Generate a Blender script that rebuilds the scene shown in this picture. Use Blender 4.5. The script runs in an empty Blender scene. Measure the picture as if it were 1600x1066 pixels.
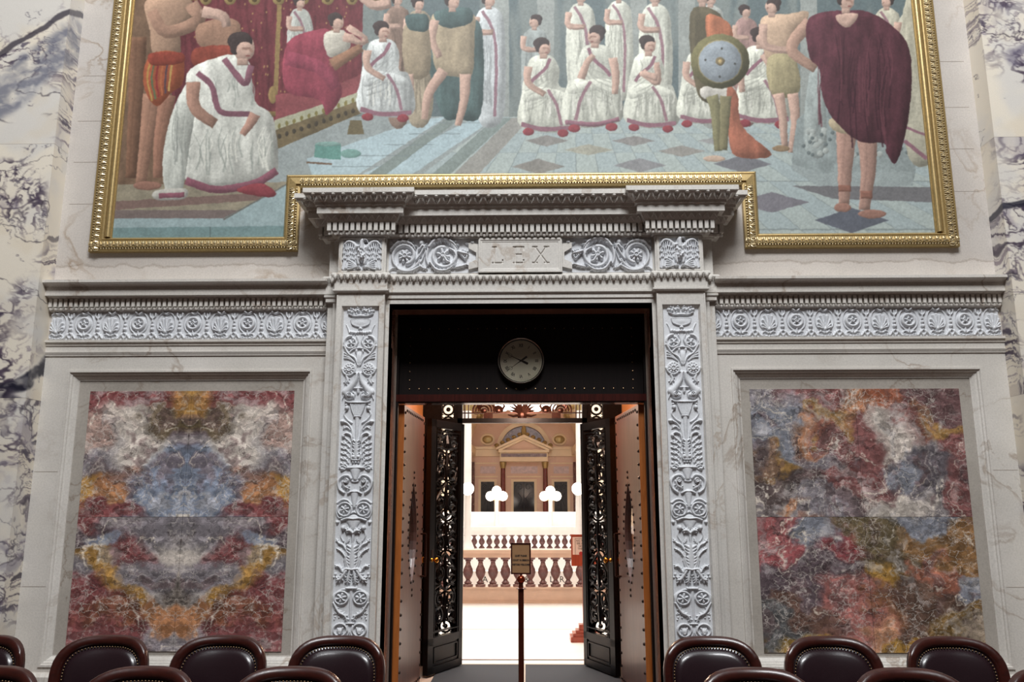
import bpy, math, random
import numpy as np
from mathutils import Matrix, Vector
random.seed(4); RNG = np.random.RandomState(7)
SC = bpy.context.scene
COL = SC.collection
# ---------------------------------------------------------------- camera
F_, PITCH, YAW, ROLL = 1300.0, 0.19654, 0.01708, -0.00097
CAM = np.array([0.0455, -7.0, 1.66])
cp, sp = math.cos(PITCH), math.sin(PITCH)
FW = np.array([-math.sin(YAW)*cp, math.cos(YAW)*cp, sp])
R0 = np.array([math.cos(YAW), math.sin(YAW), 0.0]); U0 = np.cross(R0, FW)
RT = R0*math.cos(ROLL)+U0*math.sin(ROLL); UP = -R0*math.sin(ROLL)+U0*math.cos(ROLL)
cd = bpy.data.cameras.new('camera'); cam = bpy.data.objects.new('camera', cd); COL.objects.link(cam)
cd.sensor_width = 36.0; cd.lens = F_/1600*36; cd.clip_end = 200; cd.clip_start = 0.05
cam.matrix_world = Matrix(((RT[0], UP[0], -FW[0], CAM[0]), (RT[1], UP[1], -FW[1], CAM[1]), (RT[2], UP[2], -FW[2], CAM[2]), (0, 0, 0, 1)))
SC.camera = cam
# ---------------------------------------------------------------- view, world, lights
vs = SC.view_settings; vs.view_transform = 'Standard'; vs.look = 'None'; vs.gamma = 1; vs.exposure = -0.08; vs.use_curve_mapping = False
w = bpy.data.worlds.new('world'); SC.world = w; w.use_nodes = True
bg = w.node_tree.nodes['Background']; bg.inputs[0].default_value = (1.0, 0.80, 0.66, 1); bg.inputs[1].default_value = 0.06

def area(name, loc, target, sx, sy, power, color=(1, 1, 1)):
    l = bpy.data.lights.new(name, 'AREA'); l.shape = 'RECTANGLE'; l.size = sx; l.size_y = sy; l.energy = power; l.color = color
    o = bpy.data.objects.new(name, l); COL.objects.link(o); o.location = loc
    d = Vector(target)-Vector(loc); o.rotation_euler = d.to_track_quat('-Z', 'Y').to_euler(); return o

area('court_skylight', (0, -4.6, 16.5), (0, -1.5, 0), 12, 5, 700, (0.94, 0.98, 1.0))
area('front_key_light', (0.6, -8.6, 13.2), (0, 0, 3.0), 5.5, 3.0, 2050, (0.97, 0.985, 1.0))  # added key light, unseen, high behind the camera, brightening the wall from the front
area('hall_skylight', (0, 5.2, 9.5), (0, 5.2, 0), 7, 3.5, 600, (1.0, 0.93, 0.86))
area('rotunda_skylight', (0, 19, 17), (0, 19, 0), 16, 18, 9000, (1.0, 0.96, 0.93))
area('far_wing_skylight', (0, 31, 15), (0, 37, 2), 12, 4, 4200, (1.0, 0.85, 0.72))
def point(name, loc, power, color, r=0.1):
    l = bpy.data.lights.new(name, 'POINT'); l.energy = power; l.color = color; l.shadow_soft_size = r
    o = bpy.data.objects.new(name, l); COL.objects.link(o); o.location = loc; return o

# ---------------------------------------------------------------- helpers
def P(x, y, Y=0.0):                       # pixel -> (X, Z) on the vertical plane at depth Y
    d = FW*F_+RT*(x-800)-UP*(y-533); t = (Y-CAM[1])/d[1]
    return CAM[0]+d[0]*t, CAM[2]+d[2]*t
def PZ(y, Y=0.0, x=816): return P(x, y, Y)[1]
def PX(x, y, Y=0.0): return P(x, y, Y)[0]
def proj(X, Y, Z):
    vx, vy, vz = X-CAM[0], Y-CAM[1], Z-CAM[2]
    k = F_/(vx*FW[0]+vy*FW[1]+vz*FW[2])
    return 800+k*(vx*RT[0]+vy*RT[1]+vz*RT[2]), 533-k*(vx*UP[0]+vy*UP[1]+vz*UP[2])

def lin(c):
    c = np.asarray(c, float)/255.0
    return np.where(c <= 0.04045, c/12.92, ((c+0.055)/1.055)**2.4)
def tag(o, label=None, cat=None, group=None, kind=None):
    if label: o['label'] = label
    if cat: o['category'] = cat
    if group: o['group'] = group
    if kind: o['kind'] = kind
    return o
def empty(name, loc=(0, 0, 0), rz=0, parent=None):
    o = bpy.data.objects.new(name, None); COL.objects.link(o); o.location = loc; o.rotation_euler = (0, 0, rz)
    o.empty_display_size = 0.1
    if parent: o.parent = parent
    return o
def link(name, me, mat=None, parent=None):
    o = bpy.data.objects.new(name, me); COL.objects.link(o)
    if mat and not me.materials: me.materials.append(mat)
    if parent: o.parent = parent
    return o

class MB:
    def __init__(s): s.v = []; s.f = []
    def add(s, vs_, fs_):
        b = len(s.v); s.v += [tuple(p) for p in vs_]; s.f += [tuple(b+i for i in f) for f in fs_]; return s
    def box(s, x0, x1, y0, y1, z0, z1):
        x0, x1 = sorted((x0, x1)); y0, y1 = sorted((y0, y1)); z0, z1 = sorted((z0, z1))
        return s.add([(x0, y0, z0), (x1, y0, z0), (x1, y1, z0), (x0, y1, z0), (x0, y0, z1), (x1, y0, z1), (x1, y1, z1), (x0, y1, z1)],
                     [(0, 3, 2, 1), (4, 5, 6, 7), (0, 1, 5, 4), (1, 2, 6, 5), (2, 3, 7, 6), (3, 0, 4, 7)])
    def ell(s, c, r, nu=8, nv=5):
        vs_ = [(c[0], c[1], c[2]-r[2])]; fs_ = []
        for j in range(1, nv):
            a = -math.pi/2+math.pi*j/nv
            for i in range(nu):
                b = 2*math.pi*i/nu; vs_.append((c[0]+r[0]*math.cos(a)*math.cos(b), c[1]+r[1]*math.cos(a)*math.sin(b), c[2]+r[2]*math.sin(a)))
        vs_.append((c[0], c[1], c[2]+r[2])); T = len(vs_)-1
        for i in range(nu):
            k = (i+1) % nu; fs_.append((0, 1+k, 1+i)); fs_.append((T, T-nu+i, T-nu+k))
            for j in range(nv-2): a = 1+j*nu; fs_.append((a+i, a+k, a+nu+k, a+nu+i))
        return s.add(vs_, fs_)
    def lathe(s, prof, c=(0, 0, 0), n=20, cap=True):
        vs_ = []; fs_ = []
        for r, z in prof:
            for i in range(n):
                b = 2*math.pi*i/n; vs_.append((c[0]+r*math.cos(b), c[1]+r*math.sin(b), c[2]+z))
        for j in range(len(prof)-1):
            for i in range(n): k = (i+1) % n; fs_.append((j*n+i, j*n+k, j*n+n+k, j*n+n+i))
        if cap: fs_.append(tuple(reversed(range(n)))); fs_.append(tuple(range((len(prof)-1)*n, len(prof)*n)))
        return s.add(vs_, fs_)
    def tube(s, pts, r, n=8, flat=None):
        pts = [Vector(p) for p in pts]; m = len(pts); vs_ = []; fs_ = []
        for i, p in enumerate(pts):
            t = (pts[min(i+1, m-1)]-pts[max(i-1, 0)])
            t = t.normalized() if t.length > 1e-9 else Vector((0, 0, 1))
            ref = Vector((0, 1, 0)) if abs(t.y) < 0.9 else Vector((1, 0, 0))
            a = t.cross(ref).normalized(); b = t.cross(a).normalized()
            rr = r[i] if isinstance(r, (list, tuple)) else r
            for k in range(n):
                q = 2*math.pi*(k+0.5)/n; vs_.append(p+a*(rr*math.cos(q))+b*((flat or 1)*rr*math.sin(q)))
        for i in range(m-1):
            for k in range(n): l = (k+1) % n; fs_.append((i*n+k, i*n+l, i*n+n+l, i*n+n+k))
        fs_.append(tuple(reversed(range(n)))); fs_.append(tuple(range((m-1)*n, m*n)))
        return s.add(vs_, fs_)
    def prism(s, poly, a0, a1, axis='y'):            # poly of (u, v): axis y -> (x, z), axis x -> (y, z), axis z -> (x, y)
        n = len(poly)
        def q(u, v, a): return (u, a, v) if axis == 'y' else ((a, u, v) if axis == 'x' else (u, v, a))
        vs_ = [q(u, v, a0) for u, v in poly]+[q(u, v, a1) for u, v in poly]
        fs_ = [tuple(range(n)), tuple(reversed(range(n, 2*n)))]+[(i, n+i, n+(i+1) % n, (i+1) % n) for i in range(n)]
        return s.add(vs_, fs_)
    def sweep(s, path, prof, closed=False, back=None):   # plan path (x, y), profile (out, z)
        n = len(path); m = len(prof); vs_ = []; fs_ = []
        def nrm(a, b):
            d = math.hypot(b[0]-a[0], b[1]-a[1]); return ((b[1]-a[1])/d, -(b[0]-a[0])/d)
        for i in range(n):
            pr = path[i-1] if (i > 0 or closed) else None; nx = path[(i+1) % n] if (i < n-1 or closed) else None
            n1 = nrm(pr, path[i]) if pr else nrm(path[i], nx); n2 = nrm(path[i], nx) if nx else n1
            k = 1+n1[0]*n2[0]+n1[1]*n2[1]; ox, oy = (n1[0]+n2[0])/k, (n1[1]+n2[1])/k
            for o, z in prof: vs_.append((path[i][0]+ox*o, path[i][1]+oy*o, z))
        for i in range(n if closed else n-1):
            j = (i+1) % n
            for k in range(m-1): fs_.append((i*m+k, j*m+k, j*m+k+1, i*m+k+1))
        return s.add(vs_, fs_)
    def build(s, name, mat, parent=None, smooth=False, angle=None):
        me = bpy.data.meshes.new(name); me.from_pydata(s.v, [], s.f); me.update()
        import bmesh
        bm = bmesh.new(); bm.from_mesh(me); bmesh.ops.recalc_face_normals(bm, faces=bm.faces)
        bm.to_mesh(me); bm.free()
        if smooth:
            me.polygons.foreach_set('use_smooth', [True]*len(me.polygons))
            try: me.set_sharp_from_angle(angle=math.radians(angle or 40))
            except Exception: pass
        o = link(name, me, mat, parent); return o

def catmull(pts, sub=6, closed=False):
    p = [np.array(q, float) for q in pts]; n = len(p)
    if n < 3: return [tuple(q) for q in p]
    out = []
    for i in range(n if closed else n-1):
        a = p[(i-1) % n] if (closed or i > 0) else p[0]*2-p[1]; b = p[i]; c = p[(i+1) % n]
        d = p[(i+2) % n] if (closed or i+2 < n) else p[-1]*2-p[-2]
        for k in range(sub):
            t = k/sub; out.append(tuple(0.5*((2*b)+(c-a)*t+(2*a-5*b+4*c-d)*t*t+(3*b-a-3*c+d)*t**3)))
    if not closed: out.append(tuple(p[-1]))
    return out
def spiral(cx, cy, r0, r1, a0, turns, n=26):
    return [(cx+(r0+(r1-r0)*i/n)*math.cos(a0+2*math.pi*turns*i/n), cy+(r0+(r1-r0)*i/n)*math.sin(a0+2*math.pi*turns*i/n)) for i in range(n+1)]

def grid_mesh(name, X, Y, Z, mat, parent=None, col=None, smooth=True, flip=False):
    ny, nx = X.shape; me = bpy.data.meshes.new(name)
    co = np.stack([X, Y, Z], -1).reshape(-1, 3).astype(np.float32)
    idx = np.arange(ny*nx).reshape(ny, nx)
    q = np.stack([idx[:-1, :-1], idx[:-1, 1:], idx[1:, 1:], idx[1:, :-1]], -1).reshape(-1, 4)
    if flip: q = q[:, ::-1]
    nf = len(q); me.vertices.add(len(co)); me.vertices.foreach_set('co', co.ravel())
    me.loops.add(nf*4); me.loops.foreach_set('vertex_index', q.ravel().astype(np.int32))
    me.polygons.add(nf); me.polygons.foreach_set('loop_start', np.arange(0, nf*4, 4, dtype=np.int32))
    try: me.polygons.foreach_set('loop_total', np.full(nf, 4, np.int32))
    except Exception: pass
    me.polygons.foreach_set('use_smooth', np.full(nf, smooth)); me.update(calc_edges=True); me.validate()
    if col is not None:
        at = me.color_attributes.new('Col', 'FLOAT_COLOR', 'POINT')
        c = np.concatenate([col.reshape(-1, 3), np.ones((ny*nx, 1))], 1).astype(np.float32); at.data.foreach_set('color', c.ravel())
    return link(name, me, mat, parent)

# ---------------------------------------------------------------- noise
def vnoise(shape, cell, seed):
    r = np.random.RandomState(seed); h, w_ = shape; cy, cx = cell if isinstance(cell, tuple) else (cell, cell)
    g = r.rand(int(h/cy)+4, int(w_/cx)+4); y = np.arange(h)/cy+0.37; x = np.arange(w_)/cx+0.61
    yi = y.astype(int); xi = x.astype(int); fy = (y-yi); fx = (x-xi); fy = (fy*fy*(3-2*fy))[:, None]; fx = (fx*fx*(3-2*fx))[None, :]
    a = g[yi][:, xi]; b = g[yi][:, xi+1]; c = g[yi+1][:, xi]; d = g[yi+1][:, xi+1]
    return (a*(1-fx)+b*fx)*(1-fy)+(c*(1-fx)+d*fx)*fy
def fbm(shape, cell, seed, octv=5, gain=0.55):
    s = 0; a = 1; t = 0; cy, cx = cell if isinstance(cell, tuple) else (cell, cell)
    for o in range(octv):
        if min(cy, cx) < 1: break
        s = s+a*vnoise(shape, (cy, cx), seed+o*17); t += a; a *= gain; cy /= 2.0; cx /= 2.0
    return s/t
def samp(A, y, x):
    h, w_ = A.shape[:2]; y = np.clip(y, 0, h-1.001); x = np.clip(x, 0, w_-1.001); yi = y.astype(int); xi = x.astype(int); fy = y-yi; fx = x-xi
    if A.ndim == 3: fy = fy[..., None]; fx = fx[..., None]
    return (A[yi, xi]*(1-fx)+A[yi, xi+1]*fx)*(1-fy)+(A[yi+1, xi]*(1-fx)+A[yi+1, xi+1]*fx)*fy
def sstep(a, b, x): t = np.clip((x-a)/(b-a), 0, 1); return t*t*(3-2*t)
def mixc(A, c, m): return A*(1-m[..., None])+np.asarray(c, float)*m[..., None]

# ---------------------------------------------------------------- materials
def nmat(name):
    m = bpy.data.materials.new(name); m.use_nodes = True; nt = m.node_tree; return m, nt, nt.nodes['Principled BSDF']
def N(nt, t, **k):
    n = nt.nodes.new(t)
    for a, b in k.items():
        if a.startswith('i_'):
            key = a[2:]; n.inputs[int(key) if key.isdigit() else key].default_value = b
        else: setattr(n, a, b)
    return n
def ramp(nt, stops):
    r = nt.nodes.new('ShaderNodeValToRGB'); e = r.color_ramp.elements
    while len(e) < len(stops): e.new(0.5)
    for i, (p, c) in enumerate(stops): e[i].position = p; e[i].color = (*c, 1) if len(c) == 3 else c
    return r
def L3(c): return tuple(float(x) for x in lin(c))
def plain(name, c, rough=0.5, metal=0.0, var=0.12, scale=30, coat=0.0, bump=0.0):
    m, nt, b = nmat(name); tc = N(nt, 'ShaderNodeTexCoord'); n = N(nt, 'ShaderNodeTexNoise', i_Scale=scale, i_Detail=5.0)
    nt.links.new(tc.outputs['Object'], n.inputs['Vector']); l = np.array(L3(c))
    r = ramp(nt, [(0.3, tuple(l*(1-var))), (0.7, tuple(np.minimum(l*(1+var), 1)))]); nt.links.new(n.outputs[0], r.inputs[0]); nt.links.new(r.outputs[0], b.inputs['Base Color'])
    b.inputs['Roughness'].default_value = rough; b.inputs['Metallic'].default_value = metal; b.inputs['Coat Weight'].default_value = coat
    if bump:
        bp = N(nt, 'ShaderNodeBump', i_Strength=bump, i_Distance=0.002); nt.links.new(n.outputs[0], bp.inputs['Height']); nt.links.new(bp.outputs[0], b.inputs['Normal'])
    return m
def stone(name, c1, c2, vein, rough=0.35, scale=1.3, vs_=2.2, amt=0.5, pit=0.0, thr=0.012):
    m, nt, b = nmat(name); tc = N(nt, 'ShaderNodeTexCoord'); n1 = N(nt, 'ShaderNodeTexNoise', i_Scale=scale, i_Detail=8.0, i_Roughness=0.6)
    nt.links.new(tc.outputs['Object'], n1.inputs['Vector'])
    r = ramp(nt, [(0.3, L3(c1)), (0.7, L3(c2))]); nt.links.new(n1.outputs[0], r.inputs[0])
    n2 = N(nt, 'ShaderNodeTexNoise', i_Scale=vs_, i_Detail=6.0, i_Roughness=0.55, i_Distortion=0.6); nt.links.new(tc.outputs['Object'], n2.inputs['Vector'])
    r2 = ramp(nt, [(0.5-thr*2.2, (0, 0, 0)), (0.5, (1, 1, 1)), (0.5+thr*1.2, (0, 0, 0))]); nt.links.new(n2.outputs[0], r2.inputs[0])
    mm = N(nt, 'ShaderNodeMath', operation='MULTIPLY'); mm.inputs[1].default_value = amt; nt.links.new(r2.outputs[0], mm.inputs[0])
    n3 = N(nt, 'ShaderNodeTexNoise', i_Scale=vs_*0.7, i_Detail=2.0); nt.links.new(tc.outputs['Object'], n3.inputs['Vector'])
    r3 = ramp(nt, [(0.42, (0, 0, 0)), (0.62, (1, 1, 1))]); nt.links.new(n3.outputs[0], r3.inputs[0])
    m2 = N(nt, 'ShaderNodeMath', operation='MULTIPLY'); nt.links.new(mm.outputs[0], m2.inputs[0]); nt.links.new(r3.outputs[0], m2.inputs[1])
    mx = N(nt, 'ShaderNodeMix', data_type='RGBA'); nt.links.new(m2.outputs[0], mx.inputs[0]); nt.links.new(r.outputs[0], mx.inputs[6]); mx.inputs[7].default_value = (*L3(vein), 1)
    n4 = N(nt, 'ShaderNodeTexNoise', i_Scale=70.0, i_Detail=4.0, i_Roughness=0.7); nt.links.new(tc.outputs['Object'], n4.inputs['Vector'])
    r4 = ramp(nt, [(0.3, (0.86,)*3), (0.6, (1.04,)*3)]); nt.links.new(n4.outputs[0], r4.inputs[0])
    m5 = N(nt, 'ShaderNodeMix', data_type='RGBA', blend_type='MULTIPLY'); m5.inputs[0].default_value = 1; nt.links.new(mx.outputs[2], m5.inputs[6]); nt.links.new(r4.outputs[0], m5.inputs[7])
    nt.links.new(m5.outputs[2], b.inputs['Base Color']); b.inputs['Roughness'].default_value = rough
    if pit:
        bp = N(nt, 'ShaderNodeBump', i_Strength=pit, i_Distance=0.003); nt.links.new(n4.outputs[0], bp.inputs['Height']); nt.links.new(bp.outputs[0], b.inputs['Normal'])
    return m
def vcol(name, rough=0.5, fine=0.1, fscale=180, spec=0.5, bump=0):
    m, nt, b = nmat(name); a = N(nt, 'ShaderNodeVertexColor', layer_name='Col'); tc = N(nt, 'ShaderNodeTexCoord'); n = N(nt, 'ShaderNodeTexNoise', i_Scale=fscale, i_Detail=3.0)
    nt.links.new(tc.outputs['Object'], n.inputs['Vector']); r = ramp(nt, [(0.3, (1-fine,)*3), (0.7, (1+fine,)*3)]); nt.links.new(n.outputs[0], r.inputs[0])
    mx = N(nt, 'ShaderNodeMix', data_type='RGBA', blend_type='MULTIPLY'); mx.inputs[0].default_value = 1; nt.links.new(a.outputs[0], mx.inputs[6]); nt.links.new(r.outputs[0], mx.inputs[7])
    nt.links.new(mx.outputs[2], b.inputs['Base Color']); b.inputs['Roughness'].default_value = rough; b.inputs['Specular IOR Level'].default_value = spec
    return m
def wood(name, c1, c2, rough=0.3, coat=0.3, scale=6, stretch=(8, 8, 0.7)):
    m, nt, b = nmat(name); tc = N(nt, 'ShaderNodeTexCoord'); mp = N(nt, 'ShaderNodeMapping'); mp.inputs['Scale'].default_value = stretch
    n = N(nt, 'ShaderNodeTexNoise', i_Scale=scale, i_Detail=6.0, i_Distortion=0.8); nt.links.new(tc.outputs['Object'], mp.inputs[0]); nt.links.new(mp.outputs[0], n.inputs['Vector'])
    r = ramp(nt, [(0.3, L3(c1)), (0.7, L3(c2))]); nt.links.new(n.outputs[0], r.inputs[0]); nt.links.new(r.outputs[0], b.inputs['Base Color'])
    b.inputs['Roughness'].default_value = rough; b.inputs['Coat Weight'].default_value = coat; b.inputs['Coat Roughness'].default_value = 0.15; return m
def glow(name, c, s):
    m, nt, b = nmat(name); b.inputs['Base Color'].default_value = (*L3(c), 1); b.inputs['Emission Color'].default_value = (*L3(c), 1); b.inputs['Emission Strength'].default_value = s; return m

M = dict(
    field=stone('beige_wall_stone', (186, 179, 172), (206, 199, 192), (150, 128, 105), 0.4, 1.0, 1.2, 0.75),
    dado=stone('grey_beige_marble', (200, 195, 187), (218, 213, 206), (150, 130, 112), 0.32, 1.5, 1.6, 0.7),
    taupe=stone('taupe_marble', (162, 155, 146), (182, 175, 166), (125, 108, 92), 0.3, 1.6, 2.0, 0.6),
    portal=stone('pale_portal_marble', (200, 196, 190), (218, 214, 207), (165, 145, 125), 0.35, 1.5, 1.8, 0.6),
    relief=stone('carved_grey_white_stone', (205, 207, 211), (222, 224, 227), (190, 188, 188), 0.6, 2.0, 3.0, 0.3),
    white=plain('white_marble_hall', (238, 232, 226), 0.35, 0, 0.05, 4),
    pinkstone=stone('pink_limestone', (226, 184, 160), (238, 204, 182), (205, 160, 135), 0.5, 0.5, 0.8, 0.4),
    creamstone=plain('cream_limestone', (240, 215, 182), 0.5, 0, 0.06, 2),
    gold=plain('gilding', (176, 152, 104), 0.4, 0.6, 0.15, 60),
    goldbright=plain('bright_gilding', (236, 218, 176), 0.3, 0.6, 0.1, 60),
    golddark=plain('antique_gilding', (176, 146, 84), 0.45, 0.6, 0.2, 60),
    brownreveal=stone('polished_brown_marble', (140, 100, 84), (168, 124, 104), (190, 150, 130), 0.15, 2.5, 3, 0.4),
    iron=plain('black_iron', (24, 22, 24), 0.35, 0.6, 0.3, 40),
    ironbronze=plain('dark_bronze', (62, 34, 26), 0.35, 0.7, 0.3, 40),
    blackwood=wood('near_black_wood', (14, 9, 8), (22, 14, 13), 0.5, 0.0),
    redwood=wood('dark_red_mahogany', (44, 14, 12), (62, 22, 18), 0.25, 0.4),
    chairwood=wood('chair_mahogany', (42, 13, 9), (60, 20, 14), 0.32, 0.25, 5, (3, 3, 9)),
    leather=plain('oxblood_black_leather', (34, 20, 25), 0.27, 0, 0.25, 260, 0.15, 0.10),
    stud=plain('brass_studs', (120, 96, 70), 0.3, 0.8, 0.1, 40),
    darkstud=plain('dark_studs', (40, 28, 24), 0.35, 0.7, 0.1, 40),
    doorwood=wood('studded_door_leather', (84, 54, 46), (104, 70, 60), 0.4, 0.15, 3, (4, 4, 0.8)),
    edgewood=wood('orange_wood_edge', (150, 84, 36), (176, 104, 50), 0.4, 0.2),
    orangestone=stone('orange_marble', (190, 120, 66), (214, 146, 90), (150, 86, 44), 0.3, 2, 3, 0.5),
    brass=plain('polished_brass', (224, 156, 60), 0.18, 1.0, 0.05, 20),
    polewood=plain('bronze_pole', (92, 44, 32), 0.25, 0.7, 0.12, 30),
    signface=plain('tan_sign_card', (150, 112, 76), 0.6, 0, 0.06, 20),
    ink=plain('dark_ink', (34, 22, 18), 0.7, 0, 0.02, 5),
    mat_=plain('charcoal_carpet', (52, 54, 58), 0.95, 0, 0.35, 220, 0, 0.4),
    rose=stone('rose_brown_marble', (92, 60, 60), (132, 92, 88), (205, 175, 165), 0.25, 6, 8, 0.5, thr=0.03),
    beigerail=plain('beige_pink_rail', (205, 172, 150), 0.35, 0, 0.08, 5),
    cherry=wood('cherry_wood', (146, 58, 36), (176, 78, 50), 0.3, 0.4),
    paper=plain('notice_paper', (225, 196, 182), 0.7, 0, 0.03, 5),
    redmark=plain('red_mark', (170, 40, 36), 0.6, 0, 0.03, 5),
    clockface=plain('cream_clock_dial', (228, 224, 204), 0.5, 0, 0.06, 6),
    clockrim=plain('clock_rim_metal', (190, 180, 170), 0.25, 0.8, 0.05, 20),
    darkglass=plain('dark_glass', (26, 22, 30), 0.08, 0, 0.3, 3),
    globe=glow('lit_white_globe', (255, 246, 235), 5.0),
    canvas=vcol('mural_paint', 0.55, 0.07, 260, 0.25),
    marblev=vcol('veined_white_marble', 0.25, 0.05, 160),
    clearglass=None,
)
m, nt, b = nmat('door_glass'); b.inputs['Transmission Weight'].default_value = 1; b.inputs['Roughness'].default_value = 0.02; b.inputs['Base Color'].default_value = (0.9, 0.88, 0.85, 1); M['clearglass'] = m
M['blackwood'].node_tree.nodes['Principled BSDF'].inputs['Specular IOR Level'].default_value = 0.15
def clasts(m, xc):
    nt = m.node_tree; b = nt.nodes['Principled BSDF']; src = b.inputs['Base Color'].links[0].from_socket; tc = N(nt, 'ShaderNodeTexCoord'); sx = N(nt, 'ShaderNodeSeparateXYZ'); nt.links.new(tc.outputs['Object'], sx.inputs[0])
    a = N(nt, 'ShaderNodeMath', operation='SUBTRACT'); a.inputs[1].default_value = xc; nt.links.new(sx.outputs[0], a.inputs[0])
    ab = N(nt, 'ShaderNodeMath', operation='ABSOLUTE' if xc < 0 else 'MULTIPLY'); ab.inputs[1].default_value = 1.0; nt.links.new(a.outputs[0], ab.inputs[0])
    cx = N(nt, 'ShaderNodeCombineXYZ'); nt.links.new(ab.outputs[0], cx.inputs[0]); nt.links.new(sx.outputs[2], cx.inputs[2])
    wn = N(nt, 'ShaderNodeTexNoise', i_Scale=9.0, i_Detail=7.0, i_Roughness=0.65); nt.links.new(cx.outputs[0], wn.inputs['Vector'])
    wa = N(nt, 'ShaderNodeMix', data_type='RGBA', blend_type='LINEAR_LIGHT'); wa.inputs[0].default_value = 0.07; nt.links.new(cx.outputs[0], wa.inputs[6]); nt.links.new(wn.outputs['Color'], wa.inputs[7])
    prev = src
    mp = N(nt, 'ShaderNodeMapping'); mp.inputs['Scale'].default_value = (1, 1, 1.9); mp.inputs['Rotation'].default_value = (0, .5, 0); nt.links.new(wa.outputs[2], mp.inputs[0])
    for sc_, lo, hi, col, am, th in ((13, .62, 1.38, (222, 212, 202), .75, .035), (34, .78, 1.22, (60, 46, 48), .55, .03)):
        v = N(nt, 'ShaderNodeTexVoronoi', i_Scale=float(sc_)); nt.links.new(mp.outputs[0], v.inputs['Vector']); sp_ = N(nt, 'ShaderNodeSeparateColor'); nt.links.new(v.outputs['Color'], sp_.inputs[0])
        r = ramp(nt, [(0.0, (lo,)*3), (1.0, (hi,)*3)]); nt.links.new(sp_.outputs[0], r.inputs[0]); mx = N(nt, 'ShaderNodeMix', data_type='RGBA', blend_type='MULTIPLY'); mx.inputs[0].default_value = 1; nt.links.new(prev, mx.inputs[6]); nt.links.new(r.outputs[0], mx.inputs[7])
        e = N(nt, 'ShaderNodeTexVoronoi', feature='DISTANCE_TO_EDGE', i_Scale=float(sc_)*.8); nt.links.new(mp.outputs[0], e.inputs['Vector']); r2 = ramp(nt, [(0.0, (am,)*3), (th, (0, 0, 0))]); nt.links.new(e.outputs['Distance'], r2.inputs[0])
        k = N(nt, 'ShaderNodeTexNoise', i_Scale=3.0, i_Detail=3.0); nt.links.new(cx.outputs[0], k.inputs['Vector']); r3 = ramp(nt, [(0.45, (0, 0, 0)), (0.6, (1, 1, 1))]); nt.links.new(k.outputs[0], r3.inputs[0]); mm = N(nt, 'ShaderNodeMath', operation='MULTIPLY'); nt.links.new(r2.outputs[0], mm.inputs[0]); nt.links.new(r3.outputs[0], mm.inputs[1])
        m2 = N(nt, 'ShaderNodeMix', data_type='RGBA'); nt.links.new(mm.outputs[0], m2.inputs[0]); nt.links.new(mx.outputs[2], m2.inputs[6]); m2.inputs[7].default_value = (*L3(col), 1); prev = m2.outputs[2]
    nt.links.new(prev, b.inputs['Base Color']); return m
M['breccia_left'] = clasts(vcol('bookmatched_breccia', 0.25, 0.14, 240), -2.8225); M['breccia_right'] = clasts(vcol('polychrome_breccia', 0.25, 0.14, 240), 5.0)
# ragged water stain on the wall band under the mural
nt = M['field'].node_tree; b = nt.nodes['Principled BSDF']; src = b.inputs['Base Color'].links[0].from_socket
tc = N(nt, 'ShaderNodeTexCoord'); sx = N(nt, 'ShaderNodeSeparateXYZ'); nt.links.new(tc.outputs['Object'], sx.inputs[0]); n = N(nt, 'ShaderNodeTexNoise', i_Scale=5.0, i_Detail=9.0, i_Roughness=.65); nt.links.new(tc.outputs['Object'], n.inputs['Vector'])
mm = N(nt, 'ShaderNodeMath', operation='MULTIPLY_ADD'); mm.inputs[1].default_value = .16; nt.links.new(n.outputs[0], mm.inputs[0]); nt.links.new(sx.outputs[2], mm.inputs[2])
r = ramp(nt, [(0.0, (1.06, 1.06, 1.05)), (.47, (1.07, 1.06, 1.05)), (.5, (.74, .70, .66)), (.53, (.95, .94, .93)), (.8, (.98, .98, .98))]); mr_ = N(nt, 'ShaderNodeMapRange'); mr_.inputs[1].default_value = 3.60; mr_.inputs[2].default_value = 4.05; nt.links.new(mm.outputs[0], mr_.inputs[0]); nt.links.new(mr_.outputs[0], r.inputs[0])
mx = N(nt, 'ShaderNodeMix', data_type='RGBA', blend_type='MULTIPLY'); mx.inputs[0].default_value = 1; nt.links.new(src, mx.inputs[6]); nt.links.new(r.outputs[0], mx.inputs[7]); nt.links.new(mx.outputs[2], b.inputs['Base Color'])

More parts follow.
